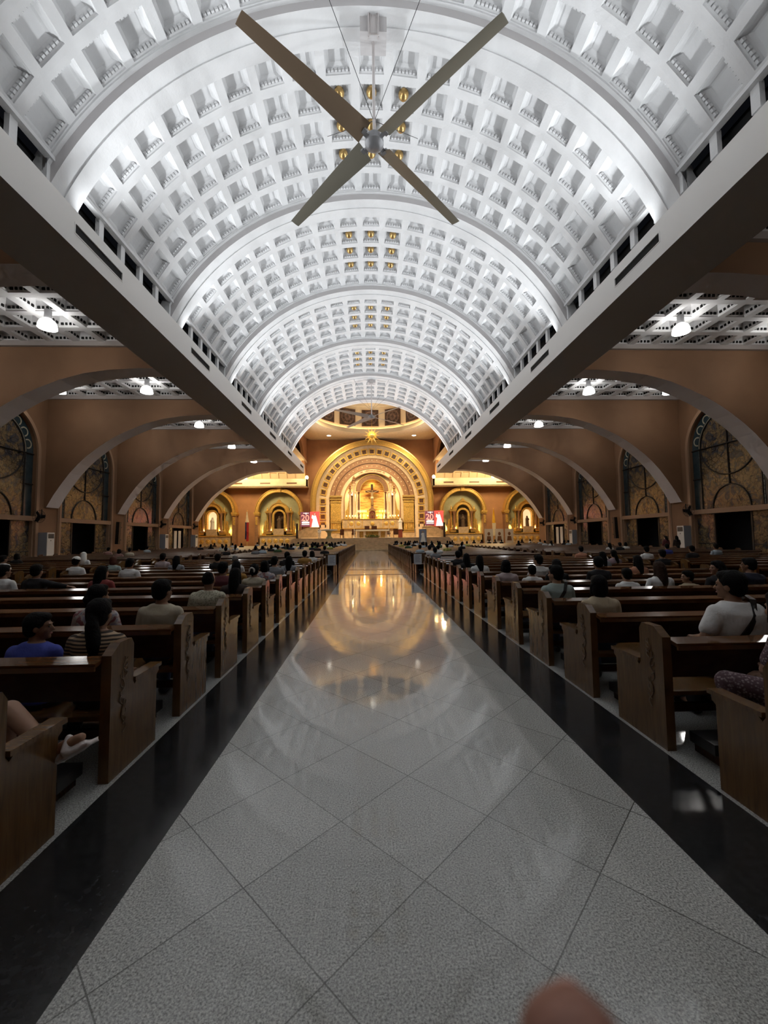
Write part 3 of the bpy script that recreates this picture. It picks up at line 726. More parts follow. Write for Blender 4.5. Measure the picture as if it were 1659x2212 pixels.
# dais with steps
b = MB()
for i in range(9):
    h = 1.5*(i+1)/9; yf = 47.6+i*.38 if i < 5 else 49.5+(i-5)*.42
    w = 2.9+i*.02 if i < 4 else 9.9
    b.box(-w if i >= 4 else -5.2, w if i >= 4 else 5.2, yf, YE, h-1.5/9, h)
struct('floor_dais', b, M['marble'])
b = MB()
for i in range(9):
    h = 1.5*(i+1)/9; yf = 47.6+i*.38 if i < 5 else 49.5+(i-5)*.42; w = 5.2 if i < 4 else 9.9
    b.box(-w, w, yf-.03, yf+.02, h-.035, h+.004)
struct('trim_4', b, M['cream'])
DZ = 1.5
K = 62/876.2   # metres per picture pixel at the altar wall, used only to size the altar from its measured drawing
def ax(c): return (c-848)*.01194+.22       # altar drawing column -> metres
def az(c): return 1.55+(231-c/5.925)*.07076*1.0  # altar drawing row -> metres
# ------------------------------------------------------------------ great altar arch
cx0 = ax(848); cz0 = az(900); U = .01194
A = thing('altar_arch', 'huge gilded round arch with square coffers framing the main altar', 'arch', (cx0, 61, DZ))
def apart(name, mb, m, parent=A, smooth=False):
    for i, v in enumerate(mb.v): mb.v[i] = (v[0]-cx0, v[1]-61, v[2]-DZ)
    return part(name, mb, m, parent, smooth)
leg = cz0-DZ-.02
g = MB(); g.arch(cx0, cz0, 712*U, 767*U, 60.85, 62, leg=leg, n=60); apart('gilded_outer_band', g, M['gold'])
g = MB(); g.arch(cx0, cz0, 760*U, 775*U, 60.78, 62, leg=leg, n=60); g.arch(cx0, cz0, 705*U, 716*U, 60.80, 62, leg=leg, n=60); apart('gilded_edge_roll', g, M['goldsm'])
g = MB(); g.arch(cx0, cz0, 540*U, 712*U, 61.05, 62, leg=leg, n=60); apart('cream_band', g, M['creamlit'])
NCF = 27
for i in range(NCF):
    s_ = i-(NCF-1)/2; arc_n = 9.2; 
    if abs(s_) <= 9.5:
        a = PI/2-s_*PI/20.2; px_, pz_ = cx0+621*U*math.cos(a), cz0+621*U*math.sin(a); d = Vector((math.cos(a), 0, math.sin(a)))
    else:
        sg = 1 if s_ > 0 else -1; px_ = cx0+sg*621*U; pz_ = cz0-(abs(s_)-9.9)*97*U; d = Vector((sg, 0, 0))
    q = Vector((-d.z, 0, d.x)); c = Vector((px_, 61, pz_))
    fr = MB(); h = .46; w = .44
    for sg in (-1, 1):
        fr.obox(c+d*sg*(h-.07)+Vector((0, -.03, 0)), d*.09, q*(w+.02), (0, .07, 0)); fr.obox(c+q*sg*(w-.06)+Vector((0, -.02, 0)), d*(h-.165), q*.08, (0, .065, 0))
    f_ = apart('coffer_frame', fr, M['gold'])
    pn = MB(); pn.obox(c+Vector((0, .02, 0)), d*.36, q*.34, (0, .03, 0)); apart('coffer_panel', pn, M['dkbrown'], f_)
g = MB(); g.arch(cx0, cz0, 482*U, 542*U, 61.12, 62, leg=50*U, n=60); apart('brown_dotted_band', g, M['brown'])
g = MB(); g.arch(cx0, cz0, 407*U, 474*U, 61.2, 62, leg=50*U, n=60); apart('inner_brown_band', g, M['brown'])
g = MB(); g.arch(cx0, cz0, 474*U, 482*U, 61.1, 62, leg=50*U, n=60); apart('band_moulding', g, M['dkbrown'])
g = MB()
for rr, nn in ((512, 26), (440, 22)):
    for i in range(nn+1):
        a = PI*i/nn; g.sph((cx0+rr*U*math.cos(a), 61.12 if rr > 480 else 61.2, cz0+rr*U*math.sin(a)), (.09, .07, .09), 8, 5)
st = apart('rosettes', g, M['creamlit'], smooth=True); st['kind'] = 'stuff'
g = MB(); g.arch(cx0, cz0, 362*U, 407*U, 61.3, 62, leg=cz0-az(1180), n=60); ins = apart('inscription_band', g, M['creamlit'])
g = MB(); x = -28.
while x < 26:
    L = random.choice((1.2, 1.6, 2.0)); 
    if random.random() < .82:
        a = PI/2-math.radians(x+L/2); d = Vector((math.cos(a), 0, math.sin(a))); q = Vector((-d.z, 0, d.x)); c = Vector((cx0, 61.29, cz0))+d*384*U
        hw = math.radians(L)*384*U*.36
        g.obox(c+q*hw*.8, d*.12, q*.03, (0, .01, 0)); g.obox(c+d*random.choice((-.1, 0, .1)), d*.025, q*hw, (0, .01, 0)); 
        if random.random() < .6: g.obox(c-q*hw*.8, d*.12, q*.03, (0, .01, 0))
    x += L+.5
apart('worn_lettering', g, M['brown'], ins)
g = MB(); g.arch(cx0, cz0, 352*U, 362*U, 61.25, 62, leg=cz0-az(1130), n=60); apart('niche_edge', g, M['brown'])
# paired gilded pilasters
for s in (-1, 1):
    xc = ax(848+s*460)
    g = MB(); g.box(xc-.78, xc+.78, 60.95, 61.3, az(1310), az(845)); p_ = apart('pilaster', g, M['gold'])
    g = MB()
    for zz, hh, ex in ((az(850), .14, .14), (az(885), .10, .10), (az(925), .07, .04), (az(1180), .06, .05), (az(1275), .10, .10), (az(1300), .1, .14)): g.box(xc-.78-ex, xc+.78+ex, 60.95-ex*1.5, 61.3, zz-hh, zz+hh)
    apart('pilaster_mouldings', g, M['goldsm'], p_)
    g = MB()
    for sx in (-1, 1):
        g.box(xc+sx*.37-.22, xc+sx*.37+.22, 60.89, 60.96, az(1160), az(940)); g.lathe([(.16, 60.84), (.16, 60.92)], (xc+sx*.37, 0, az(975)), 14, 'y'); g.lathe([(.1, az(1270)), (.16, az(1240)), (.1, az(1210)), (.17, az(1190))], (xc+sx*.37, 60.9, 0), 12)
    apart('pilaster_panels', g, M['gold'], p_)
    g = MB(); g.box(ax(848+s*700) if s < 0 else ax(848+s*545), ax(848+s*545) if s < 0 else ax(848+s*700), 60.9, 61.5, DZ, az(1205)); apart('plinth', g, M['creamlit'])
    g = MB(); g.box(xc-1.0, xc+1.0, 60.8, 61.4, DZ, az(1300)); apart('pilaster_pedestal', g, M['marble'])
# ------------------------------------------------------------------ reredos inside the arch
Rz = thing('reredos', 'retable with amber panel, columns and finials behind the crucifix', 'altar', (cx0, 61.6, DZ))
def rpart(name, mb, m, parent=Rz, smooth=False):
    for i, v in enumerate(mb.v): mb.v[i] = (v[0]-cx0, v[1]-61.6, v[2]-DZ)
    return part(name, mb, m, parent, smooth)
zb = az(1135)
g = MB(); g.disc(cx0, cz0, 355*U, 61.9, 61.99, leg=cz0-zb); rpart('niche_back', g, M['cream'])
zr = az(778)
g = MB(); g.arch(cx0, zr, 150*U, 205*U, 61.1, 61.9, leg=.05, n=40); rpart('inner_arch', g, M['brown'])
g = MB(); g.arch(cx0, zr, 143*U, 152*U, 61.0, 61.9, leg=.05, n=40); g.arch(cx0, zr, 203*U, 211*U, 61.0, 61.9, leg=.05, n=40); rpart('arch_rolls', g, M['goldsm'])
g = MB(); g.disc(cx0, zr, 150*U, 61.7, 61.8, leg=zr-zb); rpart('amber_panel', g, M['amber'])
for s in (-1, 1):
    for cx_, top, r_, m_, fin in ((170, 790, .13, 'dkbrown', 0), (198, 790, .17, 'creamlit', 0), (232, 690, .20, 'creamlit', 1), (258, 835, .13, 'dkbrown', 0), (278, 800, .20, 'creamlit', 1)):
        X = ax(848+s*cx_); zt = az(top)
        g = MB(); g.lathe([(r_*1.5, zb), (r_*1.5, zb+.2), (r_*1.05, zb+.3), (r_*.9, zt-.3), (r_*1.05, zt-.25), (r_*1.6, zt-.05), (r_*1.6, zt)], (X, 61.2, 0), 14); c_ = rpart('column', g, M[m_], smooth=True)
        if fin:
            g = MB(); g.lathe([(.30, 0), (.30, .1), (.16, .18), (.14, .55), (.26, .62), (.26, .72), (.12, .8), (.20, .98), (.1, 1.15), (.03, 1.3)], (X, 61.2, zt), 12); rpart('finial', g, M['brown'], c_, True)
    # scrolled side wing
    poly = [(s*290, 1130), (s*345, 1130), (s*335, 1080), (s*345, 1040), (s*318, 1005), (s*305, 950), (s*292, 880)]
    g = MB(); g.prism([(ax(848+p), az(q)) for p, q in poly], 61.3, 61.5); rpart('side_scroll', g, M['gold'])
g = MB(); g.box(ax(468), ax(1222), 60.6, 61.95, az(1250), zb); base = rpart('gradine', g, M['marble'])
g = MB()
for c in (475, 545, 625, 720, 980, 1060, 1140, 1210): g.box(ax(c)-.05, ax(c)+.05, 60.55, 60.62, az(1245), zb-.05)
g.box(ax(462), ax(1228), 60.5, 61.95, zb-.08, zb); g.box(ax(462), ax(1228), 60.5, 61.9, az(1258), az(1250)); rpart('gradine_mouldings', g, M['gold'], base)
g = MB()
for c in (585, 672, 848, 1020, 1100): g.lathe([(.3, 60.56), (.22, 60.52)], (ax(c), 0, az(1195)), 12, 'y'); g.lathe([(.12, 60.52), (.08, 60.48)], (ax(c), 0, az(1195)), 10, 'y')
rpart('gradine_reliefs', g, M['gold'], base)
g = MB(); g.box(ax(480), ax(1210), 60.75, 61.95, DZ, az(1255)); rpart('lower_base', g, M['marble'])
# tabernacle
T_ = thing('tabernacle', 'small red and gold tabernacle at the foot of the crucifix', 'tabernacle', (cx0, 60.95, zb))
g = MB(); g.box(-.42, .42, -.25, .35, 0, .85); g.disc(0, .85, .42, -.25, .35); part('cabinet', g, M['redvel'], T_)
g = MB(); g.arch(0, .85, .40, .52, -.32, .3, leg=.85); g.arch(0, .62, .2, .27, -.3, -.2, leg=.5); part('gilded_frame', g, M['goldsm'], T_)
g = MB(); g.lathe([(.07, -.28), (.05, -.3)], (0, 0, .6), 12, 'y'); part('door_boss', g, M['goldsm'], T_)
# crucifix with corpus
C_ = thing('crucifix', 'tall brown wooden crucifix in front of the amber panel', 'crucifix', (cx0-.02, 60.9, az(1020)))
H0 = az(697)-az(1020)
g = MB(); g.box(-.17, .17, 0, .2, 0, H0); zbar = az(788)-az(1020); g.box(-1.0, 1.0, -.01, .19, zbar-.15, zbar+.15); part('cross', g, M['dkbrown'], C_)
g = MB(); g.prism([(-.6, -.12), (.6, -.12), (.22, .25), (.17, .55), (-.17, .55), (-.22, .25)], -.12, .3); part('cross_base', g, M['brown'], C_)
g = MB(); zq = zbar
g.sph((.02, -.12, zq+.02), (.12, .12, .16)); g.tube([(0, -.12, zq-.16), (0, -.14, zq-.4), (0, -.12, zq-.75), (0, -.14, zq-1.0)], [.16, .22, .17, .2], 12)
for s in (-1, 1):
    g.tube([(s*.12, -.12, zq-.22), (s*.5, -.08, zq-.08), (s*.88, -.03, zq+.08)], [.085, .065, .05], 8); g.sph((s*.92, -.03, zq+.1), .06)
    g.tube([(s*.08, -.14, zq-1.0), (s*.09, -.26, zq-1.45), (s*.04, -.12, zq-1.95), (s*.03, -.1, zq-2.1)], [.12, .085, .055, .05], 8)
part('corpus', g, M['corpus'], C_, True)
g = MB(); g.tube([(0, -.13, zq-.82), (0, -.15, zq-1.12)], [.21, .24], 12); part('loincloth', g, M['creamlit'], C_, True)
# candles and footlights on the gradine
ca = thing('altar_candle', '', 'candle', group='candles and bulbs on the main altar')
g = MB(); g.lathe([(.14, 0), (.05, .08), (.05, .3), (.09, .34), (.03, .36)], n=10); part('candle_holder', g, M['goldsm'], ca, True)
g = MB(); g.sph((0, 0, .46), (.075, .075, .11), 10, 7); part('glowing_bulb', g, M['candleglow'], ca, True)
cs = (525, 560, 600, 632, 790, 905, 1070, 1105, 1135, 1175); first = True
for i, c in enumerate(cs):
    lab = '%s glowing candle bulb from the left along the main altar ledge' % (['first']+ORD[1:])[i]
    if first: ca.location = (ax(c), 60.75, zb); ca['label'] = lab; first = False
    else: dup(ca, (ax(c), 60.75, zb), lab)
for s in (-1, 1):
    cb = thing('candelabrum', 'branched golden candelabrum %s of the tabernacle' % SIDE[s], 'candelabrum', (ax(848+s*128), 60.85, zb), group='candelabra beside the tabernacle')
    g = MB(); g.lathe([(.25, 0), (.08, .1), (.06, .8), (.10, .85)], n=12); g.box(-.62, .62, -.04, .04, .78, .84)
    for i in range(7): g.tube([(-.6+.2*i, 0, .8), (-.6+.2*i, 0, 1.0)], .035, 8)
    part('stand', g, M['goldsm'], cb, True)
    for i in range(7): g = MB(); g.tube([(-.6+.2*i, 0, 1.0), (-.6+.2*i, 0, 1.22)], .03, 8); g.sph((-.6+.2*i, 0, 1.28), (.035, .035, .06), 8, 5); part('candle', g, M['candleglow'] if s < 0 or i % 2 else M['plaster'], cb, True)
# altar table and furniture on the dais
T_ = thing('altar_table', 'long altar table with pale cloth top in front of the main altar', 'altar', (.1, 54.5, DZ))
g = MB(); g.box(-2.15, 2.2, -.55, .55, .98, 1.08); part('table_top', g, M['marbletop'], T_)
g = MB(); g.box(-2.2, 2.25, -.6, .6, 1.08, 1.1); g.box(-2.2, 2.25, -.62, -.6, .88, 1.1); part('altar_cloth', g, M['cloth'], T_)
for i, x in enumerate((-1.85, -1.0, 1.0, 1.9)): g = MB(); g.box(x-.16, x+.16, -.4, .4, 0, .98); g.box(x-.2, x+.2, -.44, .44, 0, .1); part('support', g, M['creamlit'], T_)
g = MB(); g.box(-1.7, 1.75, -.05, .1, .05, .95); part('front_panel', g, M['gold'], T_)
t = thing('flower_arrangement', 'low spread of green foliage at the foot of the altar table', 'plant', (.15, 53.6, DZ))
g = MB()
for i in range(160):
    a, r = random.uniform(0, 2*PI), random.random()**.5; p = Vector((.95*r*math.cos(a), .25*r*math.sin(a), .05+.38*random.random()*(1-r*.5))); d = Vector((random.gauss(0, 1), random.gauss(0, 1), random.random()+.2)).normalized()*.14; q = d.cross(Vector((0, 1, .3))).normalized()*.045
    n0 = g.add([p-d*.3, p+q+d*.3, p+d, p-q+d*.3]); g.face(n0, n0+1, n0+2, n0+3)
st = part('leaves', g, M['leaf'], t); st['kind'] = 'stuff'
g = MB(); g.box(-.8, .8, -.16, .16, 0, .1); part('trough', g, M['dkbrown'], t)
for s in (-1, 1):
    t = thing('candlestick', 'white floor candlestick at the %s end of the altar table' % SIDE[s], 'candlestick', (.05+s*2.32, 54.2, DZ), group='candlesticks flanking the altar table')
    g = MB(); g.lathe([(.2, 0), (.2, .06), (.05, .12), (.045, .9), (.1, .95), (.1, .99)], n=14); part('stand', g, M['marbletop'], t, True)
    g = MB(); g.lathe([(.05, .98), (.05, 1.25), (.015, 1.27)], n=10); part('candle', g, M['plaster'], t, True)
def chair(x, y, label, w=.55, h=1.25):
    t = thing('sanctuary_chair', label, 'chair', (x, y, DZ), group='dark chairs behind the altar table')
    g = MB(); g.box(-w/2, w/2, -.25, .25, .40, .48); part('seat', g, M['dkbrown'], t)
    g = MB(); g.box(-w/2, w/2, .2, .27, .48, h); g.box(-w/2+.06, w/2-.06, .19, .28, .6, h-.1); part('backrest', g, M['darkwood'], t)
    for a in (-1, 1):
        for b_ in (-1, 1): g = MB(); g.box(a*(w/2-.04)-.03, a*(w/2-.04)+.03, b_*.22-.03, b_*.22+.03, 0, .42); part('leg', g, M['darkwood'], t)
        g = MB(); g.box(a*w/2-.03, a*w/2+.03, -.25, .25, .66, .71); g.box(a*w/2-.03, a*w/2+.03, -.25, -.2, .48, .68); part('armrest', g, M['darkwood'], t)
chair(-4.15, 58, 'dark wooden chair at the far left behind the altar table'); chair(-2.5, 58, 'dark wooden chair just left of the altar table', .5)
chair(2.45, 58, 'dark wooden chair just right of the altar table', .5); chair(3.55, 58, 'dark wooden chair beside the white statue pedestal', .75)
chair(-.6, 59.5, 'high-backed brown chair behind the altar table, left of centre', .7, 1.75); chair(.45, 59.5, 'high-backed dark red chair behind the altar table, right of centre', .8, 1.75)
# white statue on dark red pedestal, lectern, font, candle stand, easel picture
def robed(name, label, loc, h, m, group=None, base=None):
    t = thing(name, label, 'statue', loc, group=group); k = h/1.7
    g = MB(); g.lathe([(.30*k, 0), (.28*k, .2*k), (.21*k, .8*k), (.20*k, 1.0*k), (.23*k, 1.25*k), (.18*k, 1.38*k), (.07*k, 1.44*k)], n=16)
    for s in (-1, 1): g.tube([(s*.21*k, 0, 1.3*k), (s*.25*k, -.08*k, 1.05*k), (s*.05*k, -.2*k, 1.12*k)], [.075*k, .07*k, .04*k], 8)
    part('robe', g, m, t, True)
    g = MB(); g.sph((0, -.01, 1.56*k), (.10*k, .11*k, .13*k), 12, 8); g.tube([(0, 0, 1.4*k), (0, 0, 1.5*k)], .05*k, 8); g.sph((0, -.12*k, 1.55*k), (.015*k, .02*k, .03*k)); part('head', g, m, t, True)
    g = MB(); g.lathe([(.27*k, .35*k), (.25*k, 1.2*k), (.15*k, 1.5*k), (.13*k, 1.66*k), (.05*k, 1.72*k)], (0, .05*k, 0), n=14); part('veil', g, m, t, True)
    return t
t = thing('pedestal', 'dark red draped pedestal under the white statue', 'pedestal', (4.1, 57, DZ)); g = MB(); g.box(-.27, .27, -.27, .27, 0, 1.15); part('drape', g, M['redvel'], t); g = MB(); g.box(-.32, .32, -.32, .32, 1.15, 1.22); part('slab', g, M['marbletop'], t)
robed('marian_statue', 'small white veiled statue on the dark red pedestal', (4.1, 57, DZ+1.22), 1.5, M['plaster'])
t = thing('baptismal_font', 'pale-topped marble stand with green-gold base left of the dais steps', 'font', (-5.3, 51.2, DZ))
g = MB(); g.lathe([(.45, 0), (.4, .1), (.22, .3), (.26, .7), (.55, .95)], n=8); part('base', g, M['sage'], t); g = MB(); g.lathe([(1.0, .95), (1.05, 1.0), (1.05, 1.1), (.98, 1.12)], n=24); part('top_slab', g, M['marbletop'], t)
t = thing('candle_stand', 'slim white candle stand beside the easel picture', 'candlestick', (5.45, 50.6, DZ)); g = MB(); g.lathe([(.16, 0), (.04, .06), (.035, .75), (.07, .8)], n=12); part('stand', g, M['marbletop'], t, True); g = MB(); g.lathe([(.045, .8), (.045, 1.15), (.01, 1.17)], n=10); part('candle', g, M['plaster'], t, True)
t = thing('easel_picture', 'blue-grey portrait of a white-robed figure on a stand by the dais', 'picture', (6.2, 48.9, .9))
g = MB(); g.box(-.46, .46, -.03, .03, 0, 1.6); part('panel', g, M['bluegrey'], t)
g = MB(); g.prism([(-.28, .05), (.34, .05), (.16, .9), (.2, 1.05), (.1, 1.15), (-.1, 1.15), (-.22, 1.0), (-.14, .8)], -.045, -.03); part('white_figure', g, M['plaster'], t)
g = MB(); g.lathe([(.1, -.045), (.1, -.03)], (0, 0, 1.25), 14, 'y'); part('figure_head', g, M['trim'], t)
g = MB()
for sx in (-1, 1): g.tube([(sx*.3, .02, 1.5), (sx*.42, .1, -.9)], .025, 6)
g.tube([(0, .05, 1.6), (0, .6, -.9)], .025, 6); g.box(-.5, .5, -.06, .03, -.04, 0); part('easel', g, M['darkwood'], t)
# ------------------------------------------------------------------ side altars
def side_altar(xc, half, label, lit_niche, statue_m):
    A2 = thing('side_altar', label, 'altar', (xc, 61.2, 0), group='gilded side altars'); Zs = 5.5; R = half
    P2 = lambda nm, g, m, p=None, sm=False: part(nm, g, m, p or A2, sm)
    g = MB(); g.arch(0, Zs, R-.45, R, -.35, .8, n=40); o1 = P2('outer_arch', g, M['gold'])
    g = MB(); g.arch(0, Zs, R-.07, R+.05, -.42, .8, n=40); g.arch(0, Zs, R-.5, R-.38, -.42, .8, n=40); g.box(-.28, .28, -.5, .5, Zs+R-.55, Zs+R+.12); P2('arch_rolls', g, M['goldsm'], o1)
    g = MB(); g.disc(0, Zs, R-.45, .6, .78, leg=Zs-.3); P2('niche_wall', g, M['sage'])
    for s in (-1, 1):
        g = MB(); g.box(s*(R-.22)-.26, s*(R-.22)+.26, -.3, .8, 0, Zs-.3); pi_ = P2('pilaster', g, M['brown'])
        g = MB(); g.box(s*(R-.22)-.42, s*(R-.22)+.42, -.45, .8, Zs-.3, Zs); g.box(s*(R-.22)-.34, s*(R-.22)+.34, -.4, .8, Zs-.5, Zs-.3); g.box(s*(R-.22)-.36, s*(R-.22)+.36, -.4, .8, 0, .5); g.box(s*(R-.22)-.15, s*(R-.22)+.15, -.36, 0, Zs-1.9, Zs-.7); P2('capital', g, M['gold'], pi_)
        for dx, r_ in ((1.32, .19), (1.75, .15)):
            X = s*dx; g = MB(); g.lathe([(r_*1.6, 2.55), (r_*1.6, 2.75), (r_, 2.85), (r_*.88, 5.0), (r_*1.1, 5.08), (r_*1.7, 5.3), (r_*1.7, 5.38)], (X, -.05 if dx < 1.5 else .15, 0), 14); c_ = P2('column', g, M['brown'] if dx < 1.5 else M['gold'], None, True)
        g = MB(); g.box(s*1.55-.5, s*1.55+.5, -.35, .5, 5.38, 5.62); P2('entablature', g, M['goldsm']); g = MB(); g.box(s*1.55-.42, s*1.55+.42, -.3, .5, 2.2, 2.55); P2('column_pedestal', g, M['goldsm'])
        g = MB(); g.prism([(s*1.95, 2.0), (s*2.65, 2.0), (s*2.5, 2.4), (s*2.35, 2.5), (s*2.45, 3.1), (s*2.2, 3.6), (s*2.25, 4.0), (s*2.05, 4.3), (s*1.95, 4.2)], .2, .4); P2('scroll_wing', g, M['gold'])
        g = MB(); g.lathe([(.12, 5.62), (.16, 5.8), (.06, 6.0), (.1, 6.1), (.02, 6.25)], (s*1.75, 0, 0), 10); P2('urn', g, M['gold'], None, True)
    g = MB(); g.arch(0, 5.4, 1.05, 1.5, -.25, .5, n=28); P2('inner_arch', g, M['gold'])
    g = MB(); g.arch(0, 5.4, 1.42, 1.56, -.32, .5, n=28); g.arch(0, 5.4, .98, 1.08, -.32, .5, n=28); g.prism([(-.5, 6.85), (.5, 6.85), (.25, 7.1), (.12, 7.35), (-.12, 7.35), (-.25, 7.1)], -.3, .3); P2('crest', g, M['goldsm'])
    g = MB(); g.arch(0, 4.9, .72, 1.0, -.2, .55, leg=2.3, n=24); P2('niche_frame', g, M['gold'])
    g = MB(); g.disc(0, 4.9, .74, .45, .58, leg=2.4); P2('niche_back', g, M['tube'] if lit_niche else M['paint'])
    g = MB(); g.box(-2.75, 2.75, -.45, .7, 0, 2.0); tb = P2('altar_block', g, M['marble'])
    g = MB(); g.box(-2.85, 2.85, -.55, .7, 1.92, 2.06); g.box(-2.8, 2.8, -.5, .7, .3, .45)
    for x in (-2.2, -1.3, -.4, .4, 1.3, 2.2): g.lathe([(.32, -.5), (.24, -.54)], (x, 0, 1.2), 12, 'y'); g.lathe([(.13, -.54), (.08, -.58)], (x, 0, 1.2), 8, 'y')
    P2('relief_panels', g, M['gold'], tb)
    g = MB(); g.box(-.75, .75, -.4, .5, 2.06, 3.0); P2('statue_base', g, M['marble'])
    return A2
XA = [(-13.73, 3.5, 'left side altar nearest the main altar, with a dark framed saint', False, 'd'), (13.97, 3.5, 'right side altar nearest the main altar, with a dark framed saint', False, 'd'),
      (-23.6, 3.5, 'outer left side altar with a bright pink-lit niche', True, 'l'), (23.9, 3.5, 'outer right side altar with a lit niche and small dark statue', True, 'd')]
for xc, hf, lab, lit, sm in XA:
    side_altar(xc, hf, lab, lit, sm)
    nm = lab.split(',')[0].split(' with')[0]
    if sm == 'd': robed('saint_statue', 'dark standing statue in the niche of the '+nm, (xc, 61.25, 3.0), 1.9 if not lit else 1.6, M['bronze'])
    else: robed('saint_statue', 'pale standing statue in the pink-lit niche of the '+nm, (xc, 61.25, 3.0), 1.8, M['plaster'])
    for s in (-1, 1):
        lamp('niche_uplight', 'POINT', (xc+s*2.35, 61.5, 2.8), 190, (1, .74, .24), .12); lamp('niche_uplight', 'POINT', (xc+s*1.15, 61.1, 2.9), 75, (1, .75, .3), .1)
# flags
def flag(x, label, cols):
    t = thing('draped_flag', label, 'flag', (x, 59.6, 0))
    g = MB(); g.tube([(0, 0, 0), (0, 0, 5.6)], .035, 8); g.sph((0, 0, 5.65), .07); g.lathe([(.3, 0), (.3, .05), (.06, .12)], n=14); part('pole', g, M['goldsm'], t, True)
    for (nm, m_, z0, z1, w0, w1, x0, x1) in cols:
        g = MB(); n = 10; rows_ = []
        for i in range(9):
            u = i/8; z = z0+(z1-z0)*u; w = w0+(w1-w0)*u; xo = x0+(x1-x0)*u
            rows_.append(g.add([(xo+w*(j/n-.5), -.1+.06*math.sin(j*2.1+i*.35), z) for j in range(n+1)]+[(xo+w*(j/n-.5), -.07+.06*math.sin(j*2.1+i*.35), z) for j in range(n, -1, -1)]))
        for k0, k1 in zip(rows_, rows_[1:]):
            for j in range(2*n+2): g.face(k0+j, k0+(j+1) % (2*n+2), k1+(j+1) % (2*n+2), k1+j)
        g.face(*[rows_[0]+j for j in range(2*n+2)]); g.face(*[rows_[-1]+j for j in range(2*n+2)])
        part(nm, g, M[m_], t, True)
flag(-18.0, 'draped white, red and blue flag on a pole between the left side altars', [('white_field', 'flagwhite', 3.95, 5.5, .5, .12, .02, 0), ('red_field', 'flagred', 1.2, 3.95, .32, .36, .10, .12), ('blue_field', 'flagblue', 1.5, 3.95, .22, .26, -.16, -.14)])
flag(18.2, 'draped yellow and white flag on a pole between the right side altars', [('yellow_field', 'flagyellow', 3.5, 5.5, .5, .1, 0, 0), ('white_field', 'flagwhite', 1.6, 3.5, .42, .5, .03, .02)])
for i, x in enumerate((17.1, 18.65, 20.1)):
    t = thing('display_panel', '%s grey picture panel standing under the yellow and white flag' % ('left', 'middle', 'right')[i], 'panel', (x, 58.5, 0), group='picture panels by the right side altars')
    g = MB(); g.box(-.6, .6, -.03, .03, .3, 2.6); part('board', g, M['cornice'], t); g = MB(); g.sph((0, -.03, 1.9), (.2, .03, .26), 12, 8); g.prism([(-.35, .9), (.35, .9), (.25, 1.55), (-.25, 1.55)], -.05, -.03); part('portrait', g, M['dkbrown'], t)
    g = MB(); 
    for sx in (-1, 1): g.box(sx*.5-.03, sx*.5+.03, -.2, .2, 0, .06); g.box(sx*.5-.02, sx*.5+.02, 0, .05, 0, .6)
    part('stand', g, M['metal'], t)
# stone parapets and screens
for s in (-1, 1):
    xi, xo = 7.3, 10.3
    t = thing('stone_parapet', 'curved peach stone parapet under the %s screen' % SIDE[s], 'parapet', (0, 58, 0), group='parapets flanking the dais')
    g = MB(); g.prism([(s*xi, DZ-.2), (s*xo, DZ-.6), (s*xo, 2.5), (s*(xo-.7), 2.85), (s*(xo-1.4), 3.05), (s*(xi+.4), 3.1), (s*xi, 2.95)], -.15, .25); part('face', g, M['marble'], t)
    g = MB(); g.box(s*xi, s*(xo-1.6), -.22, .3, 3.02, 3.12); g.box(s*(xi-.05), s*(xo-.4), -.3, .25, DZ-.02, DZ+.14); part('cap', g, M['creamlit'], t)
    # led screen pair
    xs = -8.92 if s < 0 else 9.38
    t = thing('led_screen', 'lit screen pair, dark purple beside red with a white-robed figure, %s of the altar' % SIDE[s], 'screen', (xs, 59.7, 0), group='lit screens flanking the altar')
    g = MB(); g.box(-1.4, 0, 0, .12, 3.25, 5.38); part('purple_display', g, M['scr1'], t)
    g = MB(); g.box(0, 1.36, -.02, .1, 3.12, 5.42); part('red_display', g, M['scr2'], t)
    g = MB(); g.box(-1.2, -.1, -.015, -.005, 3.72, 3.95); g.box(-1.2, -.1, -.015, -.005, 3.5, 3.62); g.box(-1.05, -.3, -.015, -.005, 4.02, 4.07); g.box(-1.0, -.2, -.015, -.005, 5.16, 5.24); g.prism([(-.66, 5.24), (-.56, 5.3), (-.52, 5.0), (-.62, 4.95)], -.015, -.005); part('white_lettering_bars', g, M['scrw'], t)
    fo = bpy.data.curves.new('numerals', 'FONT'); fo.body = '20'; fo.size = 1.25; fo.extrude = .005; fo.offset = .02
    to = bpy.data.objects.new('tmp', fo); COL.objects.link(to); dg = bpy.context.evaluated_depsgraph_get(); me = bpy.data.meshes.new_from_object(to.evaluated_get(dg)); bpy.data.objects.remove(to)
    me.materials.clear(); me.materials.append(M['scrp']); q = link('numerals', me, t); q.location = (-1.3, -.012, 4.12); q.rotation_euler = (PI/2, 0, 0); q.scale = (.95, .95, 1)
    g = MB(); g.prism([(.2, 3.15), (1.34, 3.15), (1.1, 3.9), (.85, 4.85), (.55, 4.85), (.42, 4.3)], -.035, -.022); g.prism([(.42, 4.3), (.22, 4.5), (.3, 4.95), (.5, 4.85)], -.035, -.022); part('white_robe', g, M['scrw'], t)
    g = MB(); g.lathe([(.20, -.034), (.20, -.024)], (.68, 0, 5.05), 14, 'y'); part('figure_hair', g, M['scrb'], t); g = MB(); g.lathe([(.12, -.045), (.12, -.03)], (.68, 0, 5.06), 14, 'y'); part('figure_face', g, M['scrp'], t)
    g = MB(); g.box(-1.2, -1.1, .1, .2, 0, 3.3); g.box(1.1, 1.2, .1, .2, 0, 3.3); part('post', g, M['metal'], t)
    l = lamp('screen_light', 'AREA', (xs, 59.5, 4.3), 60, (1, .25, .2), 2.2, (xs*.3, 20, 1))
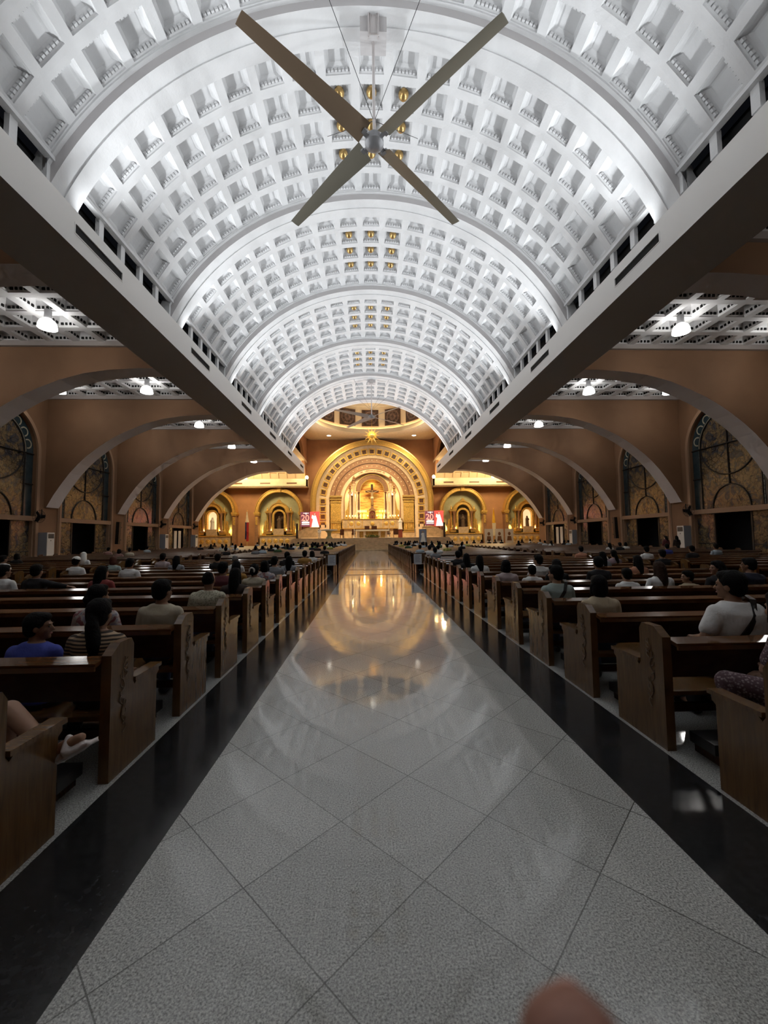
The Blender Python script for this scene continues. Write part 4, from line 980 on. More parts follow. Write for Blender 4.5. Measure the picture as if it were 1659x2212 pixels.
# pillar speakers beside the screens
for s in (-1, 1):
    t = thing('tower_speaker', 'dark slim tower beside the %s lit screen' % SIDE[s], 'speaker', (s*10.75, 59.4, 1.2)); g = MB(); g.box(-.14, .14, -.12, .12, 0, 2.5); part('cabinet', g, M['dkbrown'], t); g = MB(); g.box(-.11, .11, -.13, -.12, .1, 2.4); part('grille', g, M['metal'], t); g = MB(); g.box(-.22, .22, -.2, .2, -1.2, 0); part('stand', g, M['dkbrown'], t)
# ------------------------------------------------------------------ pews
def pew(length, s, wood_end, wood_body):
    """origin on the floor at the rear aisle-side corner; seat runs away from the aisle (direction s); +y is the front"""
    t = thing('pew', '', 'pew')
    prof = [(0, 0), (.57, 0), (.57, .50), (.60, .52), (.60, .56), (.30, .555), (.27, .53), (.25, .56), (.25, .82), (.22, .865), (.09, .865), (.0, .80)]
    for i, X in enumerate((0, length-.065)):
        g = MB(); g.prism(prof, s*X, s*(X+.065), 'yz'); e = part('end_panel', g, wood_end, t)
        xf = s*(X-.006) if i == 0 else s*(X+.071)
        if i == 0:
            c = MB()
            def scroll(y, z, h, k):
                c.tube([(xf, y+.035*k*math.sin(j*.7)*(1-j/14), z+h*j/12) for j in range(13)], .0035, 5)
                for j in range(3): c.tube([(xf, y, z+h*(.25+.25*j)), (xf, y+.025*k, z+h*(.32+.25*j)), (xf, y+.03*k, z+h*(.42+.25*j))], [.004, .0035, .002], 5)
            scroll(.13, .26, .22, 1); scroll(.12, .45, .22, -1); scroll(.14, .62, .14, 1); c.sph((xf, .13, .40), (.004, .02, .03), 6, 5)
            part('carved_vine', c, M['carve'], e)
        a = MB(); a.box(s*(X-.012), s*(X+.077), .262, .62, .555, .582); part('armrest', a, wood_end, e)
    xa, xb = s*.06, s*(length-.06)
    g = MB(); g.obox((s*length/2, .05, .63), (length/2-.06, 0, 0), (0, .016, .003), (0, -.02, .13)); part('backrest', g, wood_body, t)
    g = MB(); g.obox((s*length/2, -.01, .768), (length/2-.06, 0, 0), (0, .056, .0105), (0, -.0024, .013)); g.box(xa, xb, -.078, -.062, .725, .757); part('book_ledge', g, M['ledgewood'] if wood_end is M['wood'] else wood_end, t)
    g = MB(); g.box(xa, xb, .08, .50, .355, .385); g.box(xa, xb, .46, .50, .30, .36); part('seat', g, wood_end, t)
    g = MB(); g.box(s*(length/2-.03), s*(length/2+.03), .12, .46, 0, .36); g.box(xa, xb, .26, .30, .16, .22); part('centre_leg', g, wood_body, t)
    g = MB(); g.box(s*.12, s*(length-.12), -.27, -.06, .10, .17); kn = part('kneeler', g, M['vinyl'], t)
    g = MB()
    for X in (.2, length/2, length-.24): g.box(s*X, s*(X+.05), -.26, .0, 0, .10)
    part('kneeler_foot', g, wood_body, kn)
    return t
LI, LO = 5.4, 9.0
protos = {}
RL = [1.74]+[2.75+.978*k for k in range(14)]; RR = [1.92]+[2.93+.965*k for k in range(14)]; RF = [17.6+1.0*k for k in range(27)]
npew = {}
def place_pew(key, s, X, Y, label, group, L, wa, wb):
    if key not in protos:
        t = pew(L, s, M[wa], M[wb]); protos[key] = t; t.location = (s*X, Y, 0); t['label'] = label
        if group: t['group'] = group
    else: dup(protos[key], (s*X, Y, 0), label, group)
for s in (-1, 1):
    for k, Y in enumerate(RL if s < 0 else RR):
        place_pew(('i', s), s, 1.9, Y, '%s varnished pew from the camera in the block beside the aisle, on the %s' % (ORD[k], SIDE[s]), 'pews of the %s block beside the aisle' % SIDE[s], LI, 'wood', 'darkwood')
        if k >= 2: place_pew(('o', s), s, 8.3, Y, '%s visible pew from the camera in the outer %s block, beyond the side aisle' % (ORD[k-2], SIDE[s]), 'pews of the outer %s block' % SIDE[s], LO, 'wood', 'darkwood')
    for k, Y in enumerate(RF):
        if k < 2: lab = '%s pew of the far %s block beyond the crossing aisle' % (('rearmost', 'second')[k], SIDE[s]); gr = 'rear pews of the far %s block' % SIDE[s]
        else: lab = 'distant pew among the close rows of the far %s block' % SIDE[s]; gr = 'distant pews of the far %s block' % SIDE[s]
        place_pew(('fi', s), s, 1.78, Y, lab, gr, 5.5, 'farwood', 'darkwood')
        if k < 2: lab = '%s pew of the far outer %s block near the side wall' % (('rearmost', 'second')[k], SIDE[s]); gr = 'rear pews of the far outer %s block' % SIDE[s]
        else: lab = 'distant pew among the close rows of the far outer %s block' % SIDE[s]; gr = 'distant pews of the far outer %s block' % SIDE[s]
        place_pew(('fo', s), s, 8.3, Y, lab, gr, LO, 'farwood', 'darkwood')
for s in (-1, 1):
    t = thing('notice_sheet', 'white paper notice on the dark rear pew end %s of the aisle' % SIDE[s], 'paper', (s*(1.84 if s < 0 else 1.84), 17.49, .60), group='paper notices on the far pew ends')
    g = MB(); g.box(-.17, .17, -.01, 0, -.22, .22); part('sheet', g, M['paper'], t)
    g = MB()
    for j in range(5): g.box(-.11, .11-.03*(j % 2), -.013, -.01, .12-.06*j, .14-.06*j)
    part('print_lines', g, M['ink'], t)
    t = thing('aisle_front_panel', 'dark wooden panel standing at the %s edge of the aisle before the far pews' % SIDE[s], 'panel', (s*1.88, 17.5, 0), group='dark panels before the far pews')
    g = MB(); g.box(-.32, .32, 0, .04, .42, .86); part('panel_board', g, M['farwood'], t); g = MB()
    for sx in (-1, 1): g.box(sx*.29-.03, sx*.29+.03, -.0, .05, 0, .88)
    part('panel_leg', g, M['farwood'], t)
# ------------------------------------------------------------------ air conditioners, wall fans, column speakers
ac = thing('air_conditioner', '', 'air conditioner', group='floor-standing air conditioners')
g = MB(); g.box(-.28, .28, -.02, .5, 0, 2.08); part('cabinet', g, M['acside'], ac)
g = MB(); g.box(-.28, .28, -.06, -.02, .02, 2.08); fr_ = part('front_panel', g, M['white'], ac)
g = MB(); g.box(-.22, .22, -.075, -.06, 1.72, 2.0); part('air_outlet', g, M['acgrille'], ac)
g = MB()
for j in range(9): g.box(-.22, .22, -.072, -.06, .25+.05*j, .275+.05*j)
part('intake_grille', g, M['acgrille2'], ac)
g = MB(); g.lathe([(.035, -.066), (.035, -.06)], (0, 0, 1.58), 10, 'y'); part('emblem', g, M['acgrille'], ac)
first = True
for s, ys in ((-1, (26.1, 33.3, 40.5, 47.3)), (1, (25.9, 33.1, 40.3))):
    for i, y in enumerate(ys):
        if (s < 0 and i == 1) or (s > 0 and i == 1): continue
        lab = 'white floor-standing air conditioner against the %s wall pier, %s' % (SIDE[s], 'nearest the camera' if i == 0 else ('second from the camera' if i == 2 else 'beside the transept'))
        loc = (s*19.98, y-.25, 0)
        if first: ac.location = loc; ac['label'] = lab; ac.rotation_euler = (0, 0, -s*PI/2); first = False
        else: dup(ac, loc, lab, rz=-s*PI/2)
wf = thing('wall_fan', '', 'wall fan', group='wall fans under the arch springings')
g = MB(); g.tube([(0, 0, .5), (0, 0, .1), (.05, -.1, 0), (.25, -.35, .02)], .03, 8); part('bracket', g, M['metal'], wf)
g = MB(); g.lathe([(.1, -.25), (.13, -.1), (.1, .08)], (.35, -.42, .02), 12, 'y'); part('motor', g, M['metal'], wf, True)
g = MB()
for q in range(20):
    a = 2*PI*q/20; g.tube([(.35+.06*math.cos(a), -.60, .02+.06*math.sin(a)), (.35+.36*math.cos(a), -.68, .02+.36*math.sin(a)), (.35+.38*math.cos(a), -.62, .02+.38*math.sin(a)), (.35+.08*math.cos(a), -.5, .02+.08*math.sin(a))], .006, 4)
for rr in (.38, .22): g.tube([(.35+rr*math.cos(2*PI*j/24), -.64, .02+rr*math.sin(2*PI*j/24)) for j in range(25)], .008, 4)
part('guard', g, M['metal'], wf)
g = MB()
for q in range(3):
    a = 2*PI*q/3; d = Vector((math.cos(a), 0, math.sin(a))); p = Vector((-math.sin(a), .35, math.cos(a))); g.obox(Vector((.35, -.61, .02))+d*.2, d*.14, p*.09, (0, .006, 0))
part('blades', g, M['metal'], wf)
first = True
for s in (-1, 1):
    for i, y in enumerate((25.75, 33.0, 40.2, 47.4)):
        if i == 1: continue
        lab = 'black wall fan on the %s pier, %s' % (SIDE[s], {0: 'nearest the camera', 2: 'second from the camera', 3: 'beside the transept'}[i])
        loc = (s*20.3, y-.2, 3.0)
        if first: wf.location = loc; wf['label'] = lab; first = False
        else:
            o = dup(wf, loc, lab)
            if s > 0: o.scale = (-1, 1, 1)
for s in (-1, 1):
    t = thing('column_speaker', 'tall dark column loudspeaker tilted on the second %s pier' % SIDE[s], 'speaker', (s*20.15, 32.9, 1.25))
    t.rotation_euler = (-.06, 0, 0)
    g = MB(); g.box(-.13, .13, -.15, .1, 0, 1.75); part('cabinet', g, M['metal'], t); g = MB(); g.box(-.11, .11, -.165, -.15, .05, 1.7); part('grille', g, M['vinyl'], t); g = MB(); g.box(-.04, .04, .1, .35, 1.3, 1.4); g.box(-.04, .04, .1, .35, .3, .4); part('bracket', g, M['metal'], t)
# ------------------------------------------------------------------ people
TS = bpy.data.scenes.new('remesh_bench')
def remesh(mb, name, vox, m, smooth_it=4, jitter=0., jscale=20.):
    me = bpy.data.meshes.new('tmp'); me.from_pydata(mb.v, [], mb.f)
    bm = bmesh.new(); bm.from_mesh(me); bmesh.ops.recalc_face_normals(bm, faces=bm.faces); bm.to_mesh(me); bm.free()
    o = bpy.data.objects.new('tmp', me); TS.collection.objects.link(o)
    md = o.modifiers.new('r', 'REMESH'); md.mode = 'VOXEL'; md.voxel_size = vox
    if smooth_it:
        sm = o.modifiers.new('s', 'SMOOTH'); sm.iterations = smooth_it; sm.factor = .5
    vl = TS.view_layers[0]; vl.update(); out = bpy.data.meshes.new_from_object(o.evaluated_get(vl.depsgraph))
    bpy.data.objects.remove(o); bpy.data.meshes.remove(me)
    out.name = name
    if jitter:
        for v in out.vertices:
            p = v.co; v.co = p+v.normal*jitter*noise.noise(p*jscale)
    out.materials.clear(); out.materials.append(m)
    out.polygons.foreach_set('use_smooth', [True]*len(out.polygons))
    return out
def cap(mb, pts, rs, n=12):
    """chain of tapered capsules"""
    rs = rs if isinstance(rs, (list, tuple)) else [rs]*len(pts)
    for p, q, a, b in zip(pts, pts[1:], rs, rs[1:]): mb.tube([p, q], [a, b], n)
    for p, a in zip(pts, rs): mb.sph(p, a, n, 8)
def rotz(p, ang, piv): 
    c, s_ = math.cos(ang), math.sin(ang); x, y = p[0]-piv[0], p[1]-piv[1]; return (piv[0]+c*x-s_*y, piv[1]+s_*x+c*y, p[2])
SIT = dict(pelvis=(0, .02, .53), waist=(0, 0, .68), chest=(0, 0, .88), sh=(0, 0, 1.0), neck=(0, .01, 1.045), head=(0, .03, 1.152),
           arm={s: [(s*.170, -.008, .955), (s*.228, .03, .72), (s*.12, .28, .64)] for s in (-1, 1)}, leg={s: [(s*.095, .05, .515), (s*.12, .44, .50), (s*.12, .34, .09), (s*.13, .53, .04)] for s in (-1, 1)})
STAND = dict(pelvis=(0, 0, .90), waist=(0, 0, 1.05), chest=(0, 0, 1.24), sh=(0, 0, 1.36), neck=(0, .01, 1.405), head=(0, .03, 1.512),
             arm={s: [(s*.170, -.008, 1.315), (s*.24, .0, 1.08), (s*.20, .10, .86)] for s in (-1, 1)}, leg={s: [(s*.095, 0, .87), (s*.10, .02, .48), (s*.10, -.02, .09), (s*.12, .17, .04)] for s in (-1, 1)})
def pose(base, **kw):
    d = {k: (dict(v) if isinstance(v, dict) else v) for k, v in base.items()}
    for k, v in kw.items():
        if isinstance(v, dict): d[k].update(v)
        else: d[k] = v
    return d
POSES = {'sit': SIT, 'stand': STAND,
         'armright': pose(SIT, arm={1: [(.172, -.015, .965), (.43, -.10, .93), (.66, -.12, .90)]}),
         'elbowout': pose(SIT, arm={-1: [(-.172, -.008, .955), (-.30, -.02, .75), (-.18, .22, .70)]}),
         'elbow': pose(SIT, arm={1: [(.172, 0, .955), (.30, .12, .80), (.14, .2, .98)]}),
         # torso out of view to the left, one bare leg crossed over the other towards the aisle
         'crossleg': pose(SIT, leg={1: [(.10, .05, .53), (.33, .42, .52), (.36, .36, .10), (.40, .54, .05)], -1: [(-.06, .08, .56), (.37, .40, .66), (.68, .33, .435), (.86, .31, .53)]}),
         # leaning forward, knees turned towards the aisle
         'leanlap': pose(SIT, waist=(-.02, .10, .68), chest=(-.03, .25, .84), sh=(-.04, .33, .93), neck=(-.05, .37, .965), head=(-.06, .43, 1.065),
                         arm={-1: [(-.20, .32, .885), (-.27, .36, .68), (-.12, .52, .66)], 1: [(.12, .32, .885), (.17, .45, .66), (-.05, .55, .6)]},
                         leg={-1: [(-.12, .05, .54), (-.55, .36, .62), (-.46, .30, .10), (-.48, .48, .05)], 1: [(.05, .05, .52), (-.25, .42, .52), (-.27, .38, .1), (-.29, .56, .05)]})}
V3 = Vector
def lerp(a, b, t): return tuple(a[i]+(b[i]-a[i])*t for i in range(3))
def head_geo(mb, P, yaw):
    hx, hy, hz = P['head']; piv = P['neck']; R = lambda x, y, z: rotz((hx+x, hy+y, hz+z), yaw, piv)
    tmp = MB()
    tmp.sph((0, -.01, .045), (.074, .092, .10), 18, 12); tmp.sph((0, .03, -.01), (.058, .062, .085), 16, 10); tmp.sph((0, .065, -.068), (.028, .024, .022), 10, 7)
    tmp.tube([(0, .082, .035), (0, .102, -.005)], [.009, .015], 8); tmp.sph((0, .102, -.005), .0155, 8, 6); tmp.sph((0, .078, .045), (.05, .014, .012), 10, 6)
    for s in (-1, 1):
        tmp.sph((s*.074, -.005, .01), (.011, .022, .032), 8, 6); tmp.sph((s*.036, .06, -.005), (.022, .022, .022), 8, 6)
    k = len(mb.v); mb.v += [R(*v) for v in tmp.v]; mb.f += [tuple(i+k for i in f) for f in tmp.f]; mb.mi += [0]*len(tmp.f)
def hand_geo(mb, w, d, up, side, k=1.):
    """palm with five separate curled fingers; w wrist, d direction, side = +1 right / -1 left"""
    w, d, up = V3(w), V3(d).normalized(), V3(up); q = d.cross(up).normalized(); up = q.cross(d).normalized()
    pc = w+d*.045*k
    for t in (-.026, -.009, .009, .026): cap(mb, [w+q*t*.6*k, w+d*.085*k+q*t*k], [.014*k, .0125*k], 8)
    for i, (t, L) in enumerate(((-.030, .066), (-.010, .078), (.010, .073), (.029, .056))):
        b0 = w+d*.085*k+q*t*k; p1 = b0+d*L*.5*k-up*.012*k; p2 = p1+d*L*.38*k-up*.026*k
        cap(mb, [b0, p1, p2], [.0095*k, .0088*k, .0075*k], 8)
    t0 = w+d*.022*k-q*side*.028*k; cap(mb, [t0, t0+d*.035*k-q*side*.022*k-up*.008*k, t0+d*.066*k-q*side*.022*k-up*.02*k], [.0135*k, .011*k, .009*k], 8)
def torso(mb, P, w, e, low=True):
    pv, wa, ch, sh, n = P['pelvis'], P['waist'], P['chest'], P['sh'], P['neck']; off = lambda p, dy, dz: (p[0], p[1]+dy, p[2]+dz)
    S = [(off(pv, 0, -.09), .12, .09), (off(pv, 0, -.05), .16, .12), (pv, .172, .13), (lerp(pv, wa, .5), .160, .118), (wa, .150, .110), (lerp(wa, ch, .5), .160, .114), (ch, .174, .118),
         (lerp(ch, sh, .55), .182, .112), (off(sh, -.004, -.02), .176, .092), (off(sh, -.006, .015), .140, .072), (off(sh, -.006, .045), .085, .058), (off(n, -.005, .0), .052, .050)]
    if not low: S = S[2:]
    m = 20; rings = []
    for c, rx, ry in S:
        rx, ry = rx*w+e, ry*w+e
        rings.append(mb.add([(c[0]+rx*(1 if math.cos(2*PI*j/m) > 0 else -1)*abs(math.cos(2*PI*j/m))**.85, c[1]+ry*(1 if math.sin(2*PI*j/m) > 0 else -1)*abs(math.sin(2*PI*j/m))**.85, c[2]) for j in range(m)]))
    for k0, k1 in zip(rings, rings[1:]):
        for j in range(m): mb.face(k0+j, k0+(j+1) % m, k1+(j+1) % m, k1+j)
    mb.face(*[rings[0]+j for j in reversed(range(m))]); mb.face(*[rings[-1]+j for j in range(m)])
def body_mesh(pname, yaw, stout):
    P = POSES[pname]; mb = MB(); w = 1.12 if stout else 1.0
    torso(mb, P, w, 0); n = P['neck']
    cap(mb, [n, lerp(n, P['head'], .75)], [.058, .054]); head_geo(mb, P, yaw)
    for s in (-1, 1):
        a, b, c = P['arm'][s]; cap(mb, [a, lerp(a, b, .45), b, lerp(b, c, .35), c], [.053*w, .047*w, .037, .038, .026])
        d = V3(c)-V3(b); hand_geo(mb, c, (d.x, d.y, d.z*.25-.05*(pname == 'sit')), (0, 0, 1), s)
        h, kn, an, to = P['leg'][s]; cap(mb, [h, lerp(h, kn, .5), kn, lerp(kn, an, .35), an], [.09*w, .077*w, .058, .054, .036])
        cap(mb, [(an[0], an[1], an[2]-.03) if an[2] < .2 else lerp(an, to, -.12), lerp(an, to, .6), to], [.036, .036, .026])
    return remesh(mb, 'body', .0085, M['skin'], 3)
def shirt_mesh(pname, sleeve, stout, long_=False):
    P = POSES[pname]; mb = MB(); w = 1.10 if stout else 1.0; e = .013
    torso(mb, P, w, e, False); n = P['neck']
    for s in (-1, 1):
        a, b, c = P['arm'][s]
        if sleeve == 'short': q = lerp(a, b, .62); cap(mb, [a, q], [.053*w+e, .05*w+e])
        elif sleeve == 'long': cap(mb, [a, b, lerp(b, c, .85)], [.053*w+e, .04+e, .032+e])
    if sleeve == 'hood': pass
    return remesh(mb, 'shirt', .012, SHIRT['white'], 3, .007, 9.)
def pants_mesh(pname, kind, stout):
    P = POSES[pname]; mb = MB(); w = 1.12 if stout else 1.0; e = .012
    mb.sph(P['pelvis'], (.168*w+e, .13*w+e, .11+e), 18, 12)
    for s in (-1, 1):
        h, kn, an, to = P['leg'][s]
        if kind == 'shorts': cap(mb, [h, lerp(h, kn, .55 if pname != 'crossleg' else (.55 if s > 0 else .42))], [.092*w+e, .082*w+e])
        else: cap(mb, [h, lerp(h, kn, .5), kn, lerp(kn, an, .4), lerp(kn, an, .92)], [.092*w+e, .08*w+e, .062+e, .058+e, .05+e])
    return remesh(mb, 'trousers', .013, M['darkcloth'], 3)
def shoes_mesh(pname, slide, s):
    P = POSES[pname]; mb = MB()
    for s in (s,):
        h, kn, an, to = P['leg'][s]
        if slide:
            a, t = V3(an), V3(to); d = (t-a).normalized(); sh_ = (a-V3(kn)).normalized(); nrm = (sh_-d*sh_.dot(d)).normalized(); q = d.cross(nrm)
            sole = a-d*.05+nrm*.045
            cap(mb, [sole, sole+d*.15, sole+d*.25], [.028, .034, .03]); 
            mb.obox(a+d*.10+nrm*.052, d*.17, q*.043, nrm*.013)
            cap(mb, [a+d*.12+q*.045+nrm*.03, a+d*.13-nrm*.03, a+d*.12-q*.045+nrm*.03], [.02, .022, .02])
        else: cap(mb, [(an[0], an[1]-.02, .045), lerp((an[0], an[1], .05), to, .6), to], [.045, .045, .036])
    return remesh(mb, 'shoe', .010, M['shoe'], 2)
def hair_mesh(kind, yaw, pname):
    P = POSES[pname]; hx, hy, hz = P['head']; piv = P['neck']; R = lambda p: rotz((hx+p[0], hy+p[1], hz+p[2]), yaw, piv)
    mb = MB(); base = kind
    S = lambda c, r: mb.sph(c, r, 16, 11)
    if kind != 'bald':
        S((0, -.026, .060), (.090, .100, .098)); S((0, -.05, .01), (.082, .070, .080)); S((0, .03, .106), (.066, .058, .042))
    if kind == 'thin': mb = MB(); S((0, -.035, .035), (.081, .078, .075)); S((0, -.03, .075), (.070, .07, .066))
    if kind in ('short',): S((0, .02, .105), (.066, .065, .045))
    if kind in ('long', 'longbrown', 'longaub'):
        cap(mb, [(0, -.06, .03), (0, -.085, -.10), (.0, -.10, -.22), (.01, -.105, -.34)], [.088, .088, .08, .05])
        for s in (-1, 1): cap(mb, [(s*.06, -.02, .03), (s*.072, -.035, -.09), (s*.06, -.05, -.2)], [.038, .036, .02])
    if kind in ('bob', 'auburn'): S((0, -.045, -.02), (.094, .078, .105)); [cap(mb, [(s*.07, -.01, .03), (s*.078, -.0, -.06)], [.03, .026]) for s in (-1, 1)]
    if kind == 'ponylong': cap(mb, [(0, -.10, .03), (.02, -.13, -.06), (.045, -.135, -.2), (.055, -.13, -.33)], [.035, .05, .055, .03]); S((0, -.04, .0), (.082, .075, .08))
    if kind in ('scrunchie', 'clip'): cap(mb, [(-.02, -.09, .06), (-.02, -.12, .0), (-.01, -.115, -.07)], [.03, .042, .02]); S((0, -.04, 0), (.08, .07, .07))
    if kind == 'bun': S((0, -.05, .155), .045)
    if kind == 'pigtails':
        for s in (-1, 1): cap(mb, [(s*.07, -.05, .0), (s*.075, -.07, -.10), (s*.065, -.06, -.18)], [.03, .034, .015])
    mb.v = [R(v) for v in mb.v]
    return remesh(mb, 'hair', .010, M['hair'], 2, .0035, 30.)
def acc_mesh(kind, yaw, pname):
    P = POSES[pname]; hx, hy, hz = P['head']; piv = P['neck']; mb = MB(); m = M['white']; nm = None
    if kind == 'scrunchie': mb.tube([(-.02+.045*math.cos(2*PI*j/16), -.118, .03+.045*math.sin(2*PI*j/16)) for j in range(17)], .018, 8); nm = 'scrunchie'
    elif kind == 'clip': mb.sph((-.075, -.055, .06), (.016, .035, .018)); mb.sph((-.07, -.07, .035), (.014, .03, .014)); nm = 'hair_clip'
    elif kind == 'pigtails':
        for s in (-1, 1): mb.sph((s*.035, -.125, .01), (.032, .016, .022)); 
        mb.sph((0, -.125, .01), .014); nm = 'bow'
    elif kind == 'cap':
        mb.sph((0, -.012, .092), (.093, .103, .078), 18, 12); mb.sph((0, .09, .075), (.062, .06, .012)); nm = 'cap'
    elif kind == 'hood':
        mb.sph((0, -.02, .05), (.105, .115, .115), 18, 12); cap(mb, [(0, -.06, 0), (0, -.085, -.12), (0, -.08, -.22)], [.10, .11, .12]); nm = 'head_cloth'
    elif kind == 'mask': mb.sph((0, .062, -.03), (.058, .05, .045)); nm = 'face_mask'
    if not nm: return None
    mb.v = [rotz((hx+v[0], hy+v[1], hz+v[2]), yaw, piv) for v in mb.v]
    return remesh(mb, nm, .009, m, 1)
def face_mesh(yaw, pname):
    P = POSES[pname]; hx, hy, hz = P['head']; piv = P['neck']
    e = MB(); l = MB()
    for s in (-1, 1): e.sph((s*.03, .081, .022), (.013, .008, .007), 8, 6); e.obox((s*.031, .086, .044), (.017, -.003, .002*s), (0, .004, 0), (0, 0, .003))
    l.sph((0, .086, -.038), (.021, .011, .0075), 10, 6)
    for q in (e, l): q.v = [rotz((hx+v[0], hy+v[1], hz+v[2]), yaw, piv) for v in q.v]
    return e.mesh('eyes', M['eye'], True), l.mesh('lips', M['lips'], True)
def strap_mesh():
    g = MB(); path = [(.10, .075, 1.02), (.115, .02, 1.085), (.10, -.06, 1.06), (.05, -.118, .95), (-.02, -.142, .86), (-.10, -.132, .75), (-.165, -.085, .64)]
    secs = []
    for i, p in enumerate(path):
        p = V3(p); d = (V3(path[min(i+1, len(path)-1)])-V3(path[max(i-1, 0)])).normalized(); out = V3((p.x*.5, p.y, 0)).normalized() if i > 2 else V3((0, -.3, 1)).normalized()
        q = d.cross(out).normalized(); secs.append(g.add([p-q*.022, p+q*.022, p+q*.022+out*.012, p-q*.022+out*.012]))
    for k0, k1 in zip(secs, secs[1:]):
        for j in range(4): g.face(k0+j, k0+(j+1) % 4, k1+(j+1) % 4, k1+j)
    g.face(*[secs[0]+j for j in range(4)]); g.face(*[secs[-1]+j for j in range(4)])
    return g.mesh('strap', M['vinyl'])
CACHE = {}
def cached(key, fn):
    if key not in CACHE: CACHE[key] = fn()
    return CACHE[key]
def pchild(me, m, parent, name):
    o = link(name, me, parent)
    if m is not None: o.material_slots[0].link = 'OBJECT'; o.material_slots[0].material = m
    return o
def person(X, Y, hair, shirt, yawdeg, build, label, posen='sit', group=None, z=0., rz=0., lower=None, sleeve=None, detail=True, k=None, shoe=None, skin=None):
    yawdeg = min((0, 20, 70, -32, -75), key=lambda q: abs(q-yawdeg)); yaw = -math.radians(yawdeg); stout = build in ('manbig',) or shirt == 'check'
    scale = {'boy': .80, 'girl': .80, 'child': .76, 'woman': .87, 'manbig': .96}.get(build, .90)
    if k: scale = k
    t = thing('person', label, 'person', (X, Y, z), rz, group); t.scale = (scale,)*3
    if build == 'armright': posen = 'armright'
    if build == 'manbig': posen = 'elbowout'
    sk = skin or random.choice((M['skin'], M['skin2'], M['skin2']))
    pchild(cached(('b', posen, yaw, stout), lambda: body_mesh(posen, yaw, stout)), sk, t, 'body')
    sl = sleeve or random.choice(('short', 'short', 'long')) if shirt in ('black', 'grey', 'navy', 'maroon') else (sleeve or 'short')
    pchild(cached(('s', posen, sl, stout), lambda: shirt_mesh(posen, sl, stout)), SHIRT[shirt], t, 'shirt')
    lo = lower or random.choice(('darkcloth', 'darkcloth', 'denim'))
    kind = 'shorts' if lo == 'shorts' else 'long'
    pchild(cached(('p', posen, kind, stout), lambda: pants_mesh(posen, kind, stout)), M[lo] if lo in M else SHIRT[lo], t, 'shorts' if kind == 'shorts' else 'trousers')
    hk = {'cap': 'short', 'hood': 'short', 'longbrown': 'long', 'auburn': 'bob'}.get(hair, hair)
    hm = {'longbrown': M['hairbrown'], 'auburn': M['hairauburn'], 'thin': M['hairgrey'] if shirt == 'white' else M['hair']}.get(hair, M['hair'])
    pchild(cached(('h', hk, yaw, posen), lambda: hair_mesh(hk, yaw, posen)), hm, t, 'hair')
    if detail:
        for sd in (-1, 1): pchild(cached(('f', posen, shoe, sd), lambda: shoes_mesh(posen, shoe == 'slide', sd)), M['slide'] if shoe == 'slide' else M['shoe'], t, 'shoe')
        e, l = cached(('e', yaw, posen), lambda: face_mesh(yaw, posen)); pchild(e, None, t, 'eyes'); pchild(l, None, t, 'lips')
        ac_ = 'mask' if 'mask' in label else hair
        a = cached(('a', ac_, yaw, posen), lambda: acc_mesh(ac_, yaw, posen))
        if a: pchild(a, None, t, a.name.split('.')[0])
        if shirt.endswith('strap'): pchild(cached(('st',), strap_mesh), None, t, 'strap')
    return t
